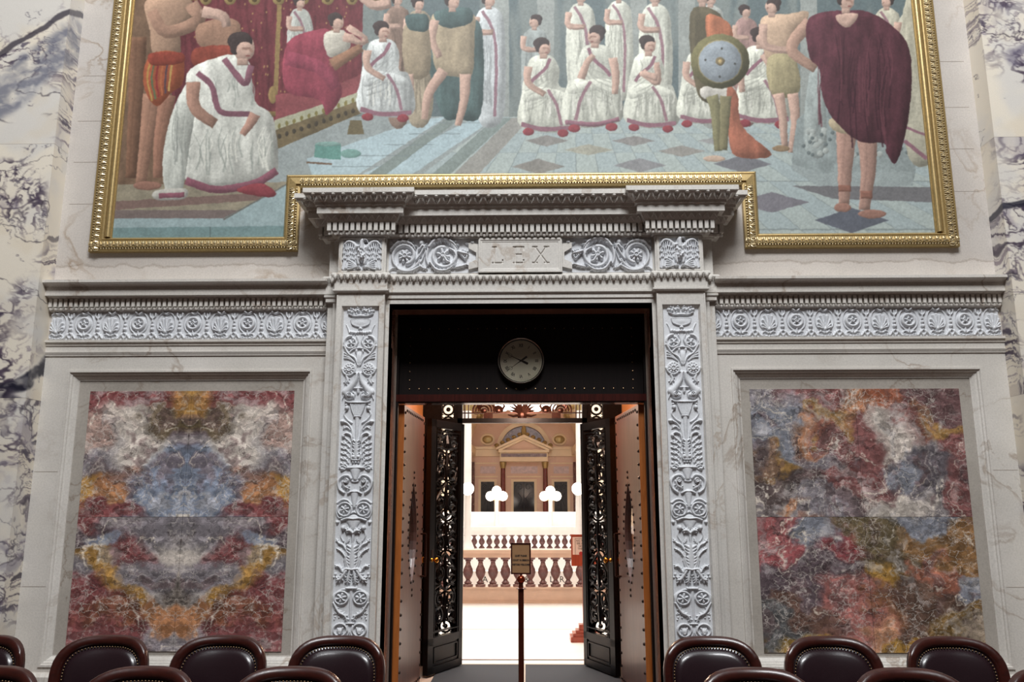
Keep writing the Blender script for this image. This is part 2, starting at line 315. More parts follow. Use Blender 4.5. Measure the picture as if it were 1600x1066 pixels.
# ---------------------------------------------------------------- relief carving (height field)
class HF:
    def __init__(s, x0, x1, y0, y1, step, mirror=False):
        s.x = np.arange(x0, x1+step/2, step); s.y = np.arange(y0, y1+step/2, step); s.X, s.Y = np.meshgrid(s.x, s.y); s.h = np.zeros_like(s.X); s.step = step; s.mirror = mirror
    def _win(s, cx0, cx1, cy0, cy1):
        i0 = max(0, int((cx0-s.x[0])/s.step)-1); i1 = min(len(s.x), int((cx1-s.x[0])/s.step)+3)
        j0 = max(0, int((cy0-s.y[0])/s.step)-1); j1 = min(len(s.y), int((cy1-s.y[0])/s.step)+3)
        return (slice(j0, j1), slice(i0, i1)) if i1 > i0 and j1 > j0 else None
    def _put(s, w_, v, mode):
        if mode == 'max': s.h[w_] = np.maximum(s.h[w_], v)
        elif mode == 'add': s.h[w_] += v
        else: s.h[w_] -= v
    def stroke(s, pts, r0, r1=None, h=1.0, mode='max', sub=6, rm=None):
        r1 = r0 if r1 is None else r1; P_ = catmull(pts, sub) if sub and len(pts) > 2 else list(pts)
        for sg in ((1, -1) if s.mirror else (1,)):
            n = len(P_)-1
            if mode != 'max':
                acc = None
            for i in range(n):
                t0 = i/n; t1 = (i+1)/n
                f = lambda t: (r0+(r1-r0)*t) if rm is None else ((r0+(rm-r0)*t*2) if t < .5 else (rm+(r1-rm)*(t*2-1)))
                ra = max(f(t0), 0.15); rb = max(f(t1), 0.15); ax, ay = P_[i]; bx, by = P_[i+1]; ax *= sg; bx *= sg; R = max(ra, rb)
                w_ = s._win(min(ax, bx)-R, max(ax, bx)+R, min(ay, by)-R, max(ay, by)+R)
                if w_ is None: continue
                X = s.X[w_]; Y = s.Y[w_]; dx, dy = bx-ax, by-ay; L = dx*dx+dy*dy+1e-9
                t = np.clip(((X-ax)*dx+(Y-ay)*dy)/L, 0, 1); d = np.hypot(X-ax-t*dx, Y-ay-t*dy); r = ra+(rb-ra)*t
                v = h*np.sqrt(np.clip(1-(d/r)**2, 0, 1))*min(1, 0.4+0.6*R/2)
                if mode == 'max': s._put(w_, v, 'max')
                else:
                    if acc is None: acc = np.zeros_like(s.h)
                    acc[w_] = np.maximum(acc[w_], v)
            if mode != 'max' and acc is not None: s.h += acc if mode == 'add' else -acc
        return s
    def dome(s, cx, cy, rx, ry=None, h=1.0, mode='max'):
        ry = ry or rx
        for sg in ((1, -1) if s.mirror and abs(cx) > 1e-6 else (1,)):
            w_ = s._win(cx*sg-rx, cx*sg+rx, cy-ry, cy+ry)
            if w_: s._put(w_, h*np.sqrt(np.clip(1-((s.X[w_]-cx*sg)/rx)**2-((s.Y[w_]-cy)/ry)**2, 0, 1)), mode)
        return s
    def ring(s, cx, cy, r, w, h=1.0):
        for sg in ((1, -1) if s.mirror and abs(cx) > 1e-6 else (1,)):
            w_ = s._win(cx*sg-r-w, cx*sg+r+w, cy-r-w, cy+r+w)
            if w_:
                d = np.abs(np.hypot(s.X[w_]-cx*sg, s.Y[w_]-cy)-r); s._put(w_, h*np.sqrt(np.clip(1-(d/w)**2, 0, 1)), 'max')
        return s
    def flower(s, cx, cy, r, n=6, h=1.0, a0=0.3):
        for k in range(n):
            a = a0+2*math.pi*k/n; s.stroke([(cx+.3*r*math.cos(a), cy+.3*r*math.sin(a)), (cx+.78*r*math.cos(a), cy+.78*r*math.sin(a))], r*0.16, r*0.27, h, sub=0)
        s.dome(cx, cy, r*0.28, h=h*1.15); return s
    def leaf(s, pts, r, h=1.0, lob=5, side=1.0):              # serrated acanthus leaf along a curve
        Q = catmull(pts, 8); s.stroke(pts, r*0.75, r*0.25, h, rm=r*0.95)
        n = len(Q)-1
        for k in range(1, lob+1):
            i = min(n-1, int(n*k/(lob+1))); ax, ay = Q[i]; dx = Q[i+1][0]-ax; dy = Q[i+1][1]-ay; L = math.hypot(dx, dy)+1e-9; dx /= L; dy /= L
            for sd in (1, -1):
                if side and sd*side < 0 and abs(side) > 1: continue
                ex = ax+(dx*0.7-dy*sd)*r*1.35; ey = ay+(dy*0.7+dx*sd)*r*1.35
                s.stroke([(ax, ay), (ex, ey)], r*0.5, r*0.18, h*0.85, sub=0)
        return s
    def mesh(s, name, fx, Y0, depth, mat, parent, noise=0.06, mirror_x=False):
        X, Z = fx(s.X, s.Y); h = np.clip(s.h, -2, 2)
        h = h+noise*(fbm(h.shape, 5/s.step, 3, 3)-0.5)
        Yg = Y0-h*depth
        X = np.pad(X, 1, mode='edge'); Z = np.pad(Z, 1, mode='edge'); Yg = np.pad(Yg, 1, mode='constant', constant_values=Y0+0.03)
        if mirror_x: X = -X
        return grid_mesh(name, X, Yg, Z, mat, parent, flip=mirror_x is False)

# ================================================================ DIMENSIONS
YC, YB, YA = -0.22, -0.15, -0.10            # pilaster, door architrave and outer strip planes
Xs = -PX(508.5, 560, YA); Xp = -PX(522.5, 560, YC); Xi = -PX(598.5, 560, YC); Xo = -PX(608, 500, YB)
ZOP = PZ(474, YB); XW = 4.10; XV = 1.16; YV0, YV1 = 0.30, 2.45
FX = 3.80; FZ = 3.862; NX_, NZ = 1.955, 4.44
# ================================================================ FLOOR AND WALL MASS
o = MB().box(-8, 8, -9, 2.45, -0.3, 0).build('floor', stone('court_floor_marble', (66, 48, 44), (86, 64, 56), (50, 36, 32), 0.35)); tag(o, kind='structure')
o = MB().box(-12, 12, 2.45, 7.0, -0.3, 0).build('floor', M['white']); tag(o, kind='structure')
wb = empty('wall_back', (0, 0, 0)); tag(wb, kind='structure')
WT = 9.0
mb = MB()
mb.box(-7, -XV, 0.06, YV1, 0, WT); mb.box(XV, 7, 0.06, YV1, 0, WT); mb.box(-XV, XV, 0.42, YV1, 3.0, WT); mb.box(-XV-.01, XV+.01, 0.06, .43, ZOP+.1, WT)
mb.build('wall_core', M['field'], wb)
px0, px1 = 1.783, 3.885; pz1 = 2.81; pz0 = 0.40
f = MB()
for s in (-1, 1):
    f.box(s*Xo, s*px0, 0, 0.06, 0, 3.0); f.box(s*px1, s*7, 0, 0.06, 0, 3.0); f.box(s*px0, s*px1, 0, 0.06, pz1, 3.0); f.box(s*px0, s*px1, 0, 0.06, 0, pz0)
f.build('dado_facing', M['dado'], wb)
f = MB(); f.box(-7, -Xi, 0, 0.06, 3.0, WT); f.box(Xi, 7, 0, 0.06, 3.0, WT); f.box(-Xi, Xi, 0, 0.06, ZOP, WT)
f.build('upper_wall_facing', M['field'], wb)
# stone joints of the facing: thin grooves read as slim dark fillets of grout
g = MB()
for s in (-1, 1):
    for z in (1.02, 1.95): g.box(s*(px1+.004), s*4.09, -0.0012, 0.002, z, z+.004)
    for z in (4.35, 4.75, 5.15, 5.6): g.box(s*3.81, s*4.04, -0.0012, 0.002, z+.03*s, z+.004+.03*s)
g.build('joint', plain('grout_joint', (160, 150, 140), 0.8), wb)

# ---- dado cornice (left and right) ----
def zz(y, Y): return PZ(y, Y, 300)
def dado_cornice(s):
    e = empty('trim_1' if s < 0 else 'trim_2'); tag(e, kind='structure')
    e['label'] = 'carved stone cornice and frieze band on the wall %s of the doorway' % ('left' if s < 0 else 'right')
    xa, xb = sorted((s*Xs, s*XW))
    z = dict(t=zz(436, -.17), a=zz(440, -.17), b=zz(447, -.12), c=zz(449, -.12), d=zz(461, -.11), e=zz(467, -.06), f=zz(479, -.055), g=zz(486, -.02), h=zz(487.5, 0))
    prof = [(0.0, z['t']+.005), (.17, z['t']), (.17, z['a']), (.155, z['a']-.01), (.135, z['b']+.012), (.115, z['b']), (.115, z['c']), (.11, z['c']), (.11, z['d']),
            (.075, z['d']-.004), (.07, z['e']+.012), (.035, z['e']), (.03, z['f']), (.045, z['f']-.008), (.04, z['f']-.02), (.018, z['g']), (.012, z['h']), (0, z['h'])]
    q = MB().sweep([(xa, 0), (xb, 0)], prof); q.build('cornice', M['dado'], e, smooth=True, angle=25)
    n = int(round((xb-xa)*191/8.6)); d = MB(); p = (xb-xa)/n
    d.box(xa, xb, -0.03, 0, z['f'], z['e'])
    for i in range(n): d.box(xa+p*(i+.2), xa+p*(i+.8), -0.062, -.02, z['f'], z['e']+.006)
    for i in range(n): d.ell((xa+p*(i+.5), -.046, z['f']-.016), (p*.3, .012, .016), 6, 4)
    d.build('dentil_course', M['dado'], e)
    # anthemion frieze relief, units: photo pixels of the left frieze
    H = HF(0, 412, 0, 44, 0.5)
    per = 81.0; off = 9.5
    for k in range(-1, 7):
        cx = off+k*per; H.dome(cx, 32, 3.0, 3.2, .9)
        for a, L in ((0, 18), (.36, 17.5), (.75, 15), (1.12, 12.5), (1.45, 11.5)):
            for sg in ((1, -1) if a else (1,)):
                ex = cx+sg*math.sin(a)*L*.75; ey = 31-math.cos(a)*L*1.15
                H.stroke([(cx+sg*.8, 31), ((cx+ex)/2+sg*.6, (31+ey)/2+.5), (ex, ey)], .9, 2.0, 1.0)
        H.stroke([(cx-6, 35.5), (cx, 37), (cx+6, 35.5)], 1.3, h=.8)
        rx = cx+per/2
        H.ring(rx, 19, 8.6, 2.6, .9); H.flower(rx, 19, 6.4, 5, .9, a0=-math.pi/2); H.ring(rx, 19, 2.6, .8, 1.1); H.stroke([(rx, 30), (rx, 36)], .9, 1.3, .8, sub=0)
        for c in (cx, rx):
            for sg in (1, -1):
                H.stroke([(c+sg*2, 2.5), (c+sg*8, 4), (c+sg*12.5, 11), (c+sg*13.2, 20), (c+sg*11, 28), (c+sg*6, 33.5)], 1.0, h=.75)
                H.stroke([(c+sg*1.5, 38), (c+sg*6, 35.5), (c+sg*9.5, 37.5), (c+sg*9, 41), (c+sg*6, 40)], 1.3, 1.0, .9)
                H.stroke([(c+sg*2, 42.2), (c+sg*9, 42.4), (c+sg*15, 39)], 1.3, .7, .8); H.leaf([(c+sg*12, 42), (c+sg*15.5, 37), (c+sg*18, 33)], 1.7, .8, 2)
            H.stroke([(c-5, 1.5), (c, 4.2), (c+5, 1.5)], 1.7, h=1.0)
        for c in (cx+per/4, cx+3*per/4):
            H.dome(c, 28, 3.0, 3.4, 1.0); H.dome(c, 22, 2.3, 2.8, .9); H.dome(c, 16, 1.7, 3, .8); H.stroke([(c, 4), (c, 13)], .9, 1.4, .9, sub=0)
            for sg in (1, -1): H.stroke([(c, 12), (c+sg*3.5, 8), (c+sg*4, 3.5)], 1.0, 1.5, .9); H.stroke([(c, 33), (c+sg*3, 37), (c+sg*1.5, 41)], 1.2, h=.8)
    za, zb = zz(487, 0), zz(531, 0); X0, X1 = XW-.02, Xs+.01
    H.mesh('frieze_relief', lambda u, v: (-(X0+(X1-X0)*u/412), za+(zb-za)*v/44), -.004, .026, M['relief'], e, mirror_x=s > 0)
    zs = [zz(y, -.02) for y in (531, 534.5, 536.5, 538.5, 540.5, 549, 550, 554.5, 555.5)]
    MB().sweep([(xa, 0), (xb, 0)], [(0, zs[0]), (.035, zs[0]), (.035, zs[1]), (.018, zs[2]), (.018, zs[3]), (.012, zs[3]), (.012, zs[5]), (.022, zs[5]), (.022, zs[6]), (.01, zs[7]), (.01, zs[8]), (0, zs[8])]).build('lower_moulding', M['dado'], e)
    MB().box(xa, xb, -.02, .02, zs[3]-.008, zs[3]).build('moulding_groove', M['taupe'], e)
for s in (-1, 1): dado_cornice(s)

# ---- recessed wall panels with bookmatched breccia ----
def breccia(shape, seed, blobs, half, wa=34, vein=1.0):
    h, w_ = shape; W = w_//2 if half else w_
    n1 = fbm((h, W), 60, seed, 6)-.5; n2 = fbm((h, W), 60, seed+50, 6)-.5
    yy, xx = np.mgrid[0:h, 0:W].astype(float); yy += n1*wa*2.6; xx += n2*wa*2.6
    # shard-like directional streaking
    st = fbm((h, W), (9, 30), seed+5, 4); st2 = samp(fbm((h, W), 26, seed+8, 6), np.clip(yy, 0, h-1), np.clip(xx, 0, W-1))
    acc = np.zeros((h, W, 3)); wt = np.zeros((h, W))
    for (u, v, su, sv, c) in blobs:
        d = ((xx/W-u)/su)**2+((yy/h-v)/sv)**2; k = np.exp(-d*1.4)+1e-5; k = k**1.6; acc += k[..., None]*np.array(c, float); wt += k
    A = acc/wt[..., None]
    A = mixc(A, (104, 84, 84), 0.55*sstep(.56, .72, st2)); A = mixc(A, (172, 166, 164), 0.55*sstep(.42, .28, st2))
    A = A*(0.80+0.42*fbm((h, W), 14, seed+9, 5)[..., None])
    for k, (cell, col, th, am) in enumerate([(70, (226, 214, 198), .014, .85), (34, (206, 198, 190), .02, .6), (26, (66, 52, 54), .014, .6), (46, (52, 44, 48), .007, .7), (15, (214, 204, 196), .03, .4)]):
        f = np.abs(samp(fbm((h, W), cell, seed+100+k, 4), np.clip(yy*.8+xx*.25, 0, h-1), np.clip(xx*.9, 0, W-1))-.5)
        g = sstep(.35, .6, fbm((h, W), 40, seed+130+k, 3)); A = mixc(A, col, am*vein*g*sstep(th, 0, f))
    if half: A = np.concatenate([A[:, ::-1], A], 1)
    return A
Yl, Or, Ma, Gr, Bl, Wh, Dk = (168, 130, 76), (168, 120, 86), (122, 74, 74), (130, 124, 128), (134, 142, 158), (196, 186, 176), (92, 80, 84)
def tile_pair_left():
    top = breccia((200, 320), 11, [(0.05, .08, .2, .10, Yl), (.4, .06, .3, .09, Ma), (.9, .12, .3, .14, Ma), (.3, .25, .14, .12, (112, 98, 80)), (.05, .3, .12, .1, (110, 96, 74)), (.05, .45, .12, .10, Dk),
        (.6, .22, .25, .07, Wh), (.95, .36, .25, .08, (165, 140, 130)), (.5, .5, .3, .12, Wh), (.35, .75, .25, .2, Bl), (.1, .9, .2, .15, Bl), (.5, .62, .1, .1, Or), (.8, .55, .2, .1, Gr), (.92, .85, .16, .10, Yl), (.7, .78, .1, .12, Or), (.97, .97, .2, .05, Ma), (.65, .97, .2, .06, Ma), (.2, .6, .2, .1, Bl)], True)
    bot = breccia((212, 320), 23, [(.95, .05, .15, .06, Ma), (.9, .17, .12, .08, Dk), (.6, .06, .16, .06, Dk), (.78, .2, .1, .05, Bl), (.2, .12, .3, .12, Gr), (.1, .25, .2, .12, Wh), (.45, .28, .12, .1, Ma), (.8, .33, .14, .06, Yl), (.62, .48, .12, .08, Yl), (.4, .6, .12, .08, Yl), (.12, .68, .16, .08, Or),
        (.3, .42, .2, .1, Gr), (.8, .6, .25, .12, Ma), (.98, .75, .2, .2, Ma), (.55, .72, .2, .1, (126, 84, 66)), (.1, .5, .1, .1, (104, 96, 90)), (.5, .9, .3, .08, Ma), (.08, .93, .16, .1, Gr), (.8, .93, .2, .1, (138, 92, 92)), (.95, .45, .1, .1, Gr)], True)
    return top, bot
def tile_pair_right():
    Bl, Yl, Or, Ma = (128, 130, 138), (158, 124, 78), (166, 118, 88), (124, 84, 82)
    t = breccia((200, 340), 37, [(.1, .08, .14, .1, Gr), (.3, .06, .1, .08, Ma), (.47, .12, .1, .1, Or), (.62, .10, .1, .08, (160, 100, 78)), (.9, .1, .1, .1, (110, 84, 84)), (.08, .3, .1, .2, Bl), (.35, .22, .1, .05, Yl), (.25, .35, .1, .07, Or), (.4, .3, .14, .1, Ma), (.12, .6, .07, .06, Yl), (.3, .5, .1, .1, Gr), (.42, .45, .07, .1, Ma),
        (.62, .35, .1, .1, Wh), (.75, .3, .1, .1, Ma), (.85, .32, .1, .08, Yl), (.95, .5, .06, .1, Ma), (.2, .72, .12, .1, (92, 80, 78)), (.45, .72, .1, .1, Ma), (.6, .6, .08, .1, Bl), (.8, .7, .12, .15, (96, 90, 94)), (.35, .9, .15, .08, Gr), (.15, .93, .06, .04, Or), (.65, .85, .15, .08, Wh), (.95, .8, .06, .1, Ma)], False, 46)
    bt = breccia((212, 340), 53, [(.08, .2, .1, .12, (150, 92, 92)), (.3, .12, .08, .08, Bl), (.4, .14, .08, .08, (140, 72, 74)), (.55, .1, .1, .1, (104, 92, 70)), (.75, .05, .12, .05, Bl), (.85, .2, .12, .1, (126, 96, 66)), (.2, .45, .1, .12, Dk), (.12, .3, .08, .08, (156, 88, 90)), (.4, .65, .1, .2, (160, 106, 100)), (.47, .85, .06, .1, (176, 132, 104)), (.58, .4, .08, .08, (150, 116, 62)),
        (.8, .42, .08, .1, (158, 104, 86)), (.7, .6, .1, .15, (96, 76, 66)), (.95, .52, .06, .08, Bl), (.1, .85, .08, .1, (96, 96, 96)), (.15, .97, .1, .06, (150, 118, 60)), (.65, .95, .12, .06, (160, 124, 66)), (.9, .85, .1, .1, (120, 96, 62)), (.25, .75, .1, .1, (110, 84, 74)), (.52, .6, .06, .1, (120, 84, 60)), (.35, .35, .1, .1, Dk), (.65, .3, .1, .08, (88, 76, 58))], False, 46)
    return t, bt
def breccia_panel(s, tiles):
    e = empty('trim_3' if s < 0 else 'trim_4'); tag(e, kind='structure'); e['label'] = 'framed polychrome marble wall panel %s of the doorway' % ('left' if s < 0 else 'right')
    # moulded frame of the recess (swept in the wall plane, in steps into the recess)
    fr = MB(); xa, xb = sorted((s*px0, s*px1))
    steps = [(0, 0.0), (0.0, -.012), (.016, -.012), (.02, .0), (.034, .004), (.038, .016), (.052, .022), (.075, .045), (.082, .045), (.082, .06)]
    n = len(steps); corners = [(xa, pz0, 1, 1), (xb, pz0, -1, 1), (xb, pz1, -1, -1), (xa, pz1, 1, -1)]
    vs_ = [(cx+dx*t, y, cz+dz*t) for cx, cz, dx, dz in corners for t, y in steps]
    fs_ = [(i*n+k, ((i+1) % 4)*n+k, ((i+1) % 4)*n+k+1, i*n+k+1) for i in range(4) for k in range(n-1)]
    fr.add(vs_, fs_); fr.build('frame_moulding', M['dado'], e)
    MB().box(xa+.07, xb-.07, .052, .062, pz0+.07, pz1-.07).build('taupe_border', M['taupe'], e)
    z0, z1 = .512, 2.638; zm = PZ(808, .05, 280 if s < 0 else 1350); x0, x1 = sorted((s*1.94, s*3.705)); xm = (x0+x1)/2
    for (T, za, zb) in ((tiles[0], z1, zm), (tiles[1], zm, z0)):
        h, w_ = T.shape[:2]; T = T+(T-T.mean(2, keepdims=True))*.06; C = lin(np.clip(T, 0, 255))*1.02
        for (xx0, xx1) in ((x0, xm), (xm, x1)):
            ua = (xx0-x0)/(x1-x0); ub = (xx1-x0)/(x1-x0); nx = w_//2*2//2+1; ny = h
            X, Z = np.meshgrid(np.linspace(xx0+.0015, xx1-.0015, int(w_*.6)), np.linspace(za-.0015, zb+.0015, int(h*1.4)))
            c = samp(C, (za-Z)/(za-zb)*(h-1), (X-x0)/(x1-x0)*(w_-1))
            Yg = np.full_like(X, .044); X = np.pad(X, 1, mode='edge'); Z = np.pad(Z, 1, mode='edge'); Yg = np.pad(Yg, 1, constant_values=.056); c = np.pad(c, ((1, 1), (1, 1), (0, 0)), mode='edge')
            grid_mesh('marble_slab', X, Yg, Z, M['breccia_left' if s < 0 else 'breccia_right'], e, c, smooth=False, flip=True)
    b = MB().sweep([(xa-.1, 0), (xb+.1, 0)], [(0, .36), (.03, .35), (.05, .33), (.05, .02), (.05, 0)]); b.build('plinth', M['dado'], e)
breccia_panel(-1, tile_pair_left()); breccia_panel(1, tile_pair_right())

# ---- veined white marble piers at both sides ----
def pave(shape, seed, veins, tint=(228, 219, 203), dens=.5):
    h, w_ = shape; n1 = fbm((h, w_), 70, seed, 6)-.5; n2 = fbm((h, w_), 70, seed+9, 6)-.5
    yy, xx = np.mgrid[0:h, 0:w_].astype(float); y2 = np.clip(yy+n1*55, 0, h-1); x2 = np.clip(xx+n2*55, 0, w_-1)
    A = np.ones((h, w_, 3))*np.array(tint, float); A = mixc(A, (206, 204, 202), .6*sstep(.4, .65, fbm((h, w_), 60, seed+3, 4))); A = mixc(A, (214, 198, 172), .3*sstep(.52, .7, fbm((h, w_), 50, seed+4, 4)))
    cl = sstep(.50-dens*.12, .66, fbm((h, w_), 85, seed+21, 3))
    for k, (cell, th, am, c) in enumerate([(60, .022, .95, (74, 64, 78)), (28, .026, .85, (70, 60, 74)), (16, .03, .6, (96, 82, 98)), (95, .009, .9, (70, 64, 72))]):
        f = np.abs(samp(fbm((h, w_), (cell, cell*1.3), seed+30+k, 5), y2, np.clip(x2+yy*.1, 0, w_-1))-.5); A = mixc(A, c, am*sstep(th, th*.25, f)*(cl if k < 3 else .7*sstep(.4, .5, fbm((h, w_), 60, seed+77, 2))))
    f = np.abs(samp(fbm((h, w_), (36, 44), seed+41, 5), y2, x2)-.5); A = mixc(A, (88, 82, 96), .7*sstep(.011, .002, f)*sstep(.42, .52, fbm((h, w_), 45, seed+43, 3)))
    A = mixc(A, (70, 62, 80), .75*sstep(.66, .74, samp(fbm((h, w_), 13, seed+61, 4), y2, x2))*cl)
    A = mixc(A, (120, 112, 132), .45*sstep(.6, .75, samp(fbm((h, w_), 22, seed+60, 5), y2, x2))*cl)
    for (pts, r, c, am) in veins:
        q = catmull(pts, 8); d = np.full((h, w_), 1e9); y3 = yy+n1*26; x3 = xx+n2*26
        for (ax, ay), (bx, by) in zip(q[:-1], q[1:]):
            dx, dy = bx-ax, by-ay; t = np.clip(((x3-ax)*dx+(y3-ay)*dy)/(dx*dx+dy*dy+1e-9), 0, 1); d = np.minimum(d, np.hypot(x3-ax-t*dx, y3-ay-t*dy))
        A = mixc(A, c, am*sstep(r, r*.6, d)*np.clip(.15+1.3*(samp(fbm((h, w_), (9, 16), seed+88, 5), y2, x2)-.25)*1.6 if r > 8 else .8, 0, 1))
    return A
def pier(s):
    e = empty('wall_left' if s < 0 else 'wall_right'); tag(e, kind='structure'); e['label'] = 'violet-veined white marble pier at the %s edge of the wall' % ('left' if s < 0 else 'right')
    YF = -0.22; XE = 4.10
    if s < 0: slabs = [(7.2, PZ(225, YF, 40), 101, [([(0, 330), (60, 250), (130, 190), (190, 150)], 5, (44, 40, 52), .9), ([(0, 372), (70, 310), (190, 190)], 34, (112, 114, 128), .8), ([(0, 215), (90, 130), (190, 20)], 4, (104, 100, 108), .8), ([(0, 60), (50, 90), (95, 60), (60, 20)], 16, (92, 80, 104), .7)]),
                       (PZ(225, YF, 40), PZ(622, YF, 30), 131, [([(20, 395), (90, 350), (150, 320), (190, 290)], 11, (30, 30, 44), .95), ([(100, 330), (140, 345), (190, 350)], 10, (36, 34, 50), .9), ([(60, 395), (110, 385), (190, 375)], 4, (60, 56, 80), .8)]), (PZ(622, YF, 30), 0.0, 161, [])]
    else: slabs = [(7.2, PZ(214, YF, 1570), 211, [([(0, 200), (50, 120), (120, 60), (190, 20)], 5, (110, 98, 104), .8), ([(20, 260), (70, 230), (120, 250)], 20, (96, 90, 112), .7)]), (PZ(214, YF, 1570), PZ(460, YF, 1570), 241, [([(0, 12), (60, 50), (120, 84), (190, 100)], 6, (28, 28, 42), .95)]),
                   (PZ(460, YF, 1570), PZ(615, YF, 1590), 271, []), (PZ(615, YF, 1590), 0.0, 301, [])]
    for k, (z1, z0, seed, veins) in enumerate(slabs):
        h = int((z1-z0)*150); T = lin(np.clip(pave((h, 190), seed, [([(x, y*h/400 if False else y) for x, y in p], r, c, a) for p, r, c, a in veins], dens=(.5, 1.4, .9, 1.2)[k] if s > 0 else (.5, .1, 1.0)[k]), 0, 255))*1.0
        # front face then return face, one bent grid per slab
        wF = 1.27; u = np.concatenate([np.linspace(-wF, 0, 150), np.linspace(.002, .22, 30)])
        U, Z = np.meshgrid(u, np.linspace(z1-.001, z0+.001, h)); X = np.where(U <= 0, -XE+U, -XE); Yg = np.where(U <= 0, YF, YF+U)
        ci = (U+wF)/(wF+.22)*189
        c = samp(T, (z1-Z)/(z1-z0)*(h-1), ci)
        if s > 0: X = -X; c = c[:, :, :]
        Xp_ = np.pad(X, 1, mode='edge'); Zp_ = np.pad(Z, 1, mode='edge'); Yp_ = np.pad(Yg, 1, mode='edge'); Yp_[:, 0] = 0; Yp_[0, :] += .012; Yp_[-1, :] += .012
        grid_mesh('marble_slab', Xp_, Yp_, Zp_, M['marblev'], e, np.pad(c, ((1, 1), (1, 1), (0, 0)), mode='edge'), smooth=False, flip=s > 0)
    MB().box(s*(XE+.004), s*6.5, YF+.012, .05, 0, 7.2).build('pier_core', M['taupe'], e)
for s in (-1, 1): pier(s)
# ================================================================ DOOR PORTAL
po = empty('trim_5'); tag(po, kind='structure'); po['label'] = 'carved pale marble door surround with eagles, scrolls and a tablet reading LEX'
plan = [(-Xs, 0.0), (-Xs, YA), (-Xp, YA), (-Xp, YC), (-Xi, YC), (-Xi, YB), (Xi, YB), (Xi, YC), (Xp, YC), (Xp, YA), (Xs, YA), (Xs, 0.0)]
def zc(y, o, base=YC, x=562): return PZ(y, base-o, x)
# upper cornice
T = dict(a=zc(293, .26), b=zc(300, .26), c=zc(314.5, .19), d=zc(321, .165), e=zc(333, .16), f=zc(346, .10), g=zc(360, .09), h=zc(370.5, .0))
prof = [(0, T['a']+.01), (.262, T['a']), (.262, T['b']), (.25, T['b']-.004), (.24, T['b']-.02), (.215, T['c']+.03), (.19, T['c']), (.178, T['c']-.003), (.176, T['d']), (.162, T['d']-.004),
        (.162, T['e']), (.125, T['e']+.004), (.12, T['e']-.006), (.10, T['f']+.008), (.095, T['f']), (.045, T['f']), (.045, T['g']), (.07, T['g']-.004), (.062, T['g']-.022), (.025, T['h']+.012), (.02, T['h']), (0, T['h'])]
MB().sweep(plan, prof).build('cornice', M['portal'], po, smooth=True, angle=25)
def runs():    # front-facing runs of the plan: (x0, x1, y)
    return [(-Xs, -Xp, YA), (-Xp, -Xi, YC), (-Xi, Xi, YB), (Xi, Xp, YC), (Xp, Xs, YA)]
def ext(k, o): # run k extended by the outward offset at convex ends, shortened at concave ends
    x0, x1, y = runs()[k]
    if k == 0: return x0-o, x1-o
    if k == 1: return x0-o, x1+o
    if k == 2: return x0+o, x1-o
    if k == 3: return x0-o, x1+o
    return x0+o, x1+o
lea = MB(); den = MB(); drop = MB(); zig = MB(); topb = MB()
for k in range(5):
    y = runs()[k][2]
    x0, x1 = ext(k, .095); n = max(1, int(round((x1-x0)/.051))); p = (x1-x0)/n
    for i in range(n): den.box(x0+p*(i+.18), x0+p*(i+.82), y-.095, y-.03, T['g'], T['f']+.004); drop.ell((x0+p*(i+.5), y-.068, T['g']-.02), (p*.3, .014, .016), 6, 4)
    x0, x1 = ext(k, .11)
    n = max(1, int(round((x1-x0)/.06))); p = (x1-x0)/n
    for i in range(n):
        for sg in (-1, 1): zig.tube([(x0+p*(i+.5), y-.135, T['e']-.008), (x0+p*(i+.5+sg*.45), y-.108, T['f']+.012)], .006, 4)
    x0, x1 = ext(k, .22); n = max(1, int(round((x1-x0)/.088))); p = (x1-x0)/n; zm_ = (T['b']+T['c'])/2
    for i in range(n):
        c = x0+p*(i+.5); topb.ell((c, y-.252, T['b']-.012), (p*.22, .016, .009), 6, 4)
        lea.ell((c, y-.222, zm_+.004), (p*.13, .014, .032), 6, 4)
        for sg in (-1, 1): lea.tube([(c+sg*.006, y-.205, zm_-.035), (c+sg*p*.28, y-.222, zm_-.012), (c+sg*p*.38, y-.238, zm_+.016), (c+sg*p*.2, y-.244, zm_+.026)], [.006, .009, .008, .005], 5)
den.build('dentil_course', M['portal'], po); drop.build('bead_course', M['portal'], po); zig.build('zigzag_moulding', M['portal'], po); lea.build('leaf_moulding', M['portal'], po); topb.build('bead_course', M['portal'], po)
# frieze blocks, egg moulding, fascias
zf0, zf1 = T['h'], zc(427, 0)
MB().sweep(plan, [(0, zf0+.01), (0, zf1-.01)]).build('frieze_block', M['portal'], po)
Q = dict(a=zc(428, .04), b=zc(437, .015), c=zc(452, .02), d=zc(457.5, .0))
prof = [(0, zf1), (.035, zf1-.004), (.045, Q['a']), (.045, Q['a']-.012), (.03, Q['b']+.01), (.022, Q['b']), (.02, Q['b']), (.02, Q['c']), (.032, Q['c']), (.032, Q['c']-.014), (.018, Q['d']+.004), (.012, Q['d']), (0, Q['d'])]
MB().sweep(plan, prof).build('architrave_moulding', M['portal'], po)
eg = MB()
for k in range(5):
    y = runs()[k][2]; x0, x1 = ext(k, .04); n = max(1, int(round((x1-x0)/.057))); p = (x1-x0)/n
    for i in range(n):
        c = x0+p*(i+.5); eg.ell((c, y-.042, Q['a']-.026), (p*.3, .018, .024), 8, 5)
        eg.tube([(c-p*.5, y-.05, Q['a']-.002), (c-p*.5, y-.036, Q['a']-.046)], [.008, .004], 4)
eg.build('leaf_moulding', M['portal'], po)
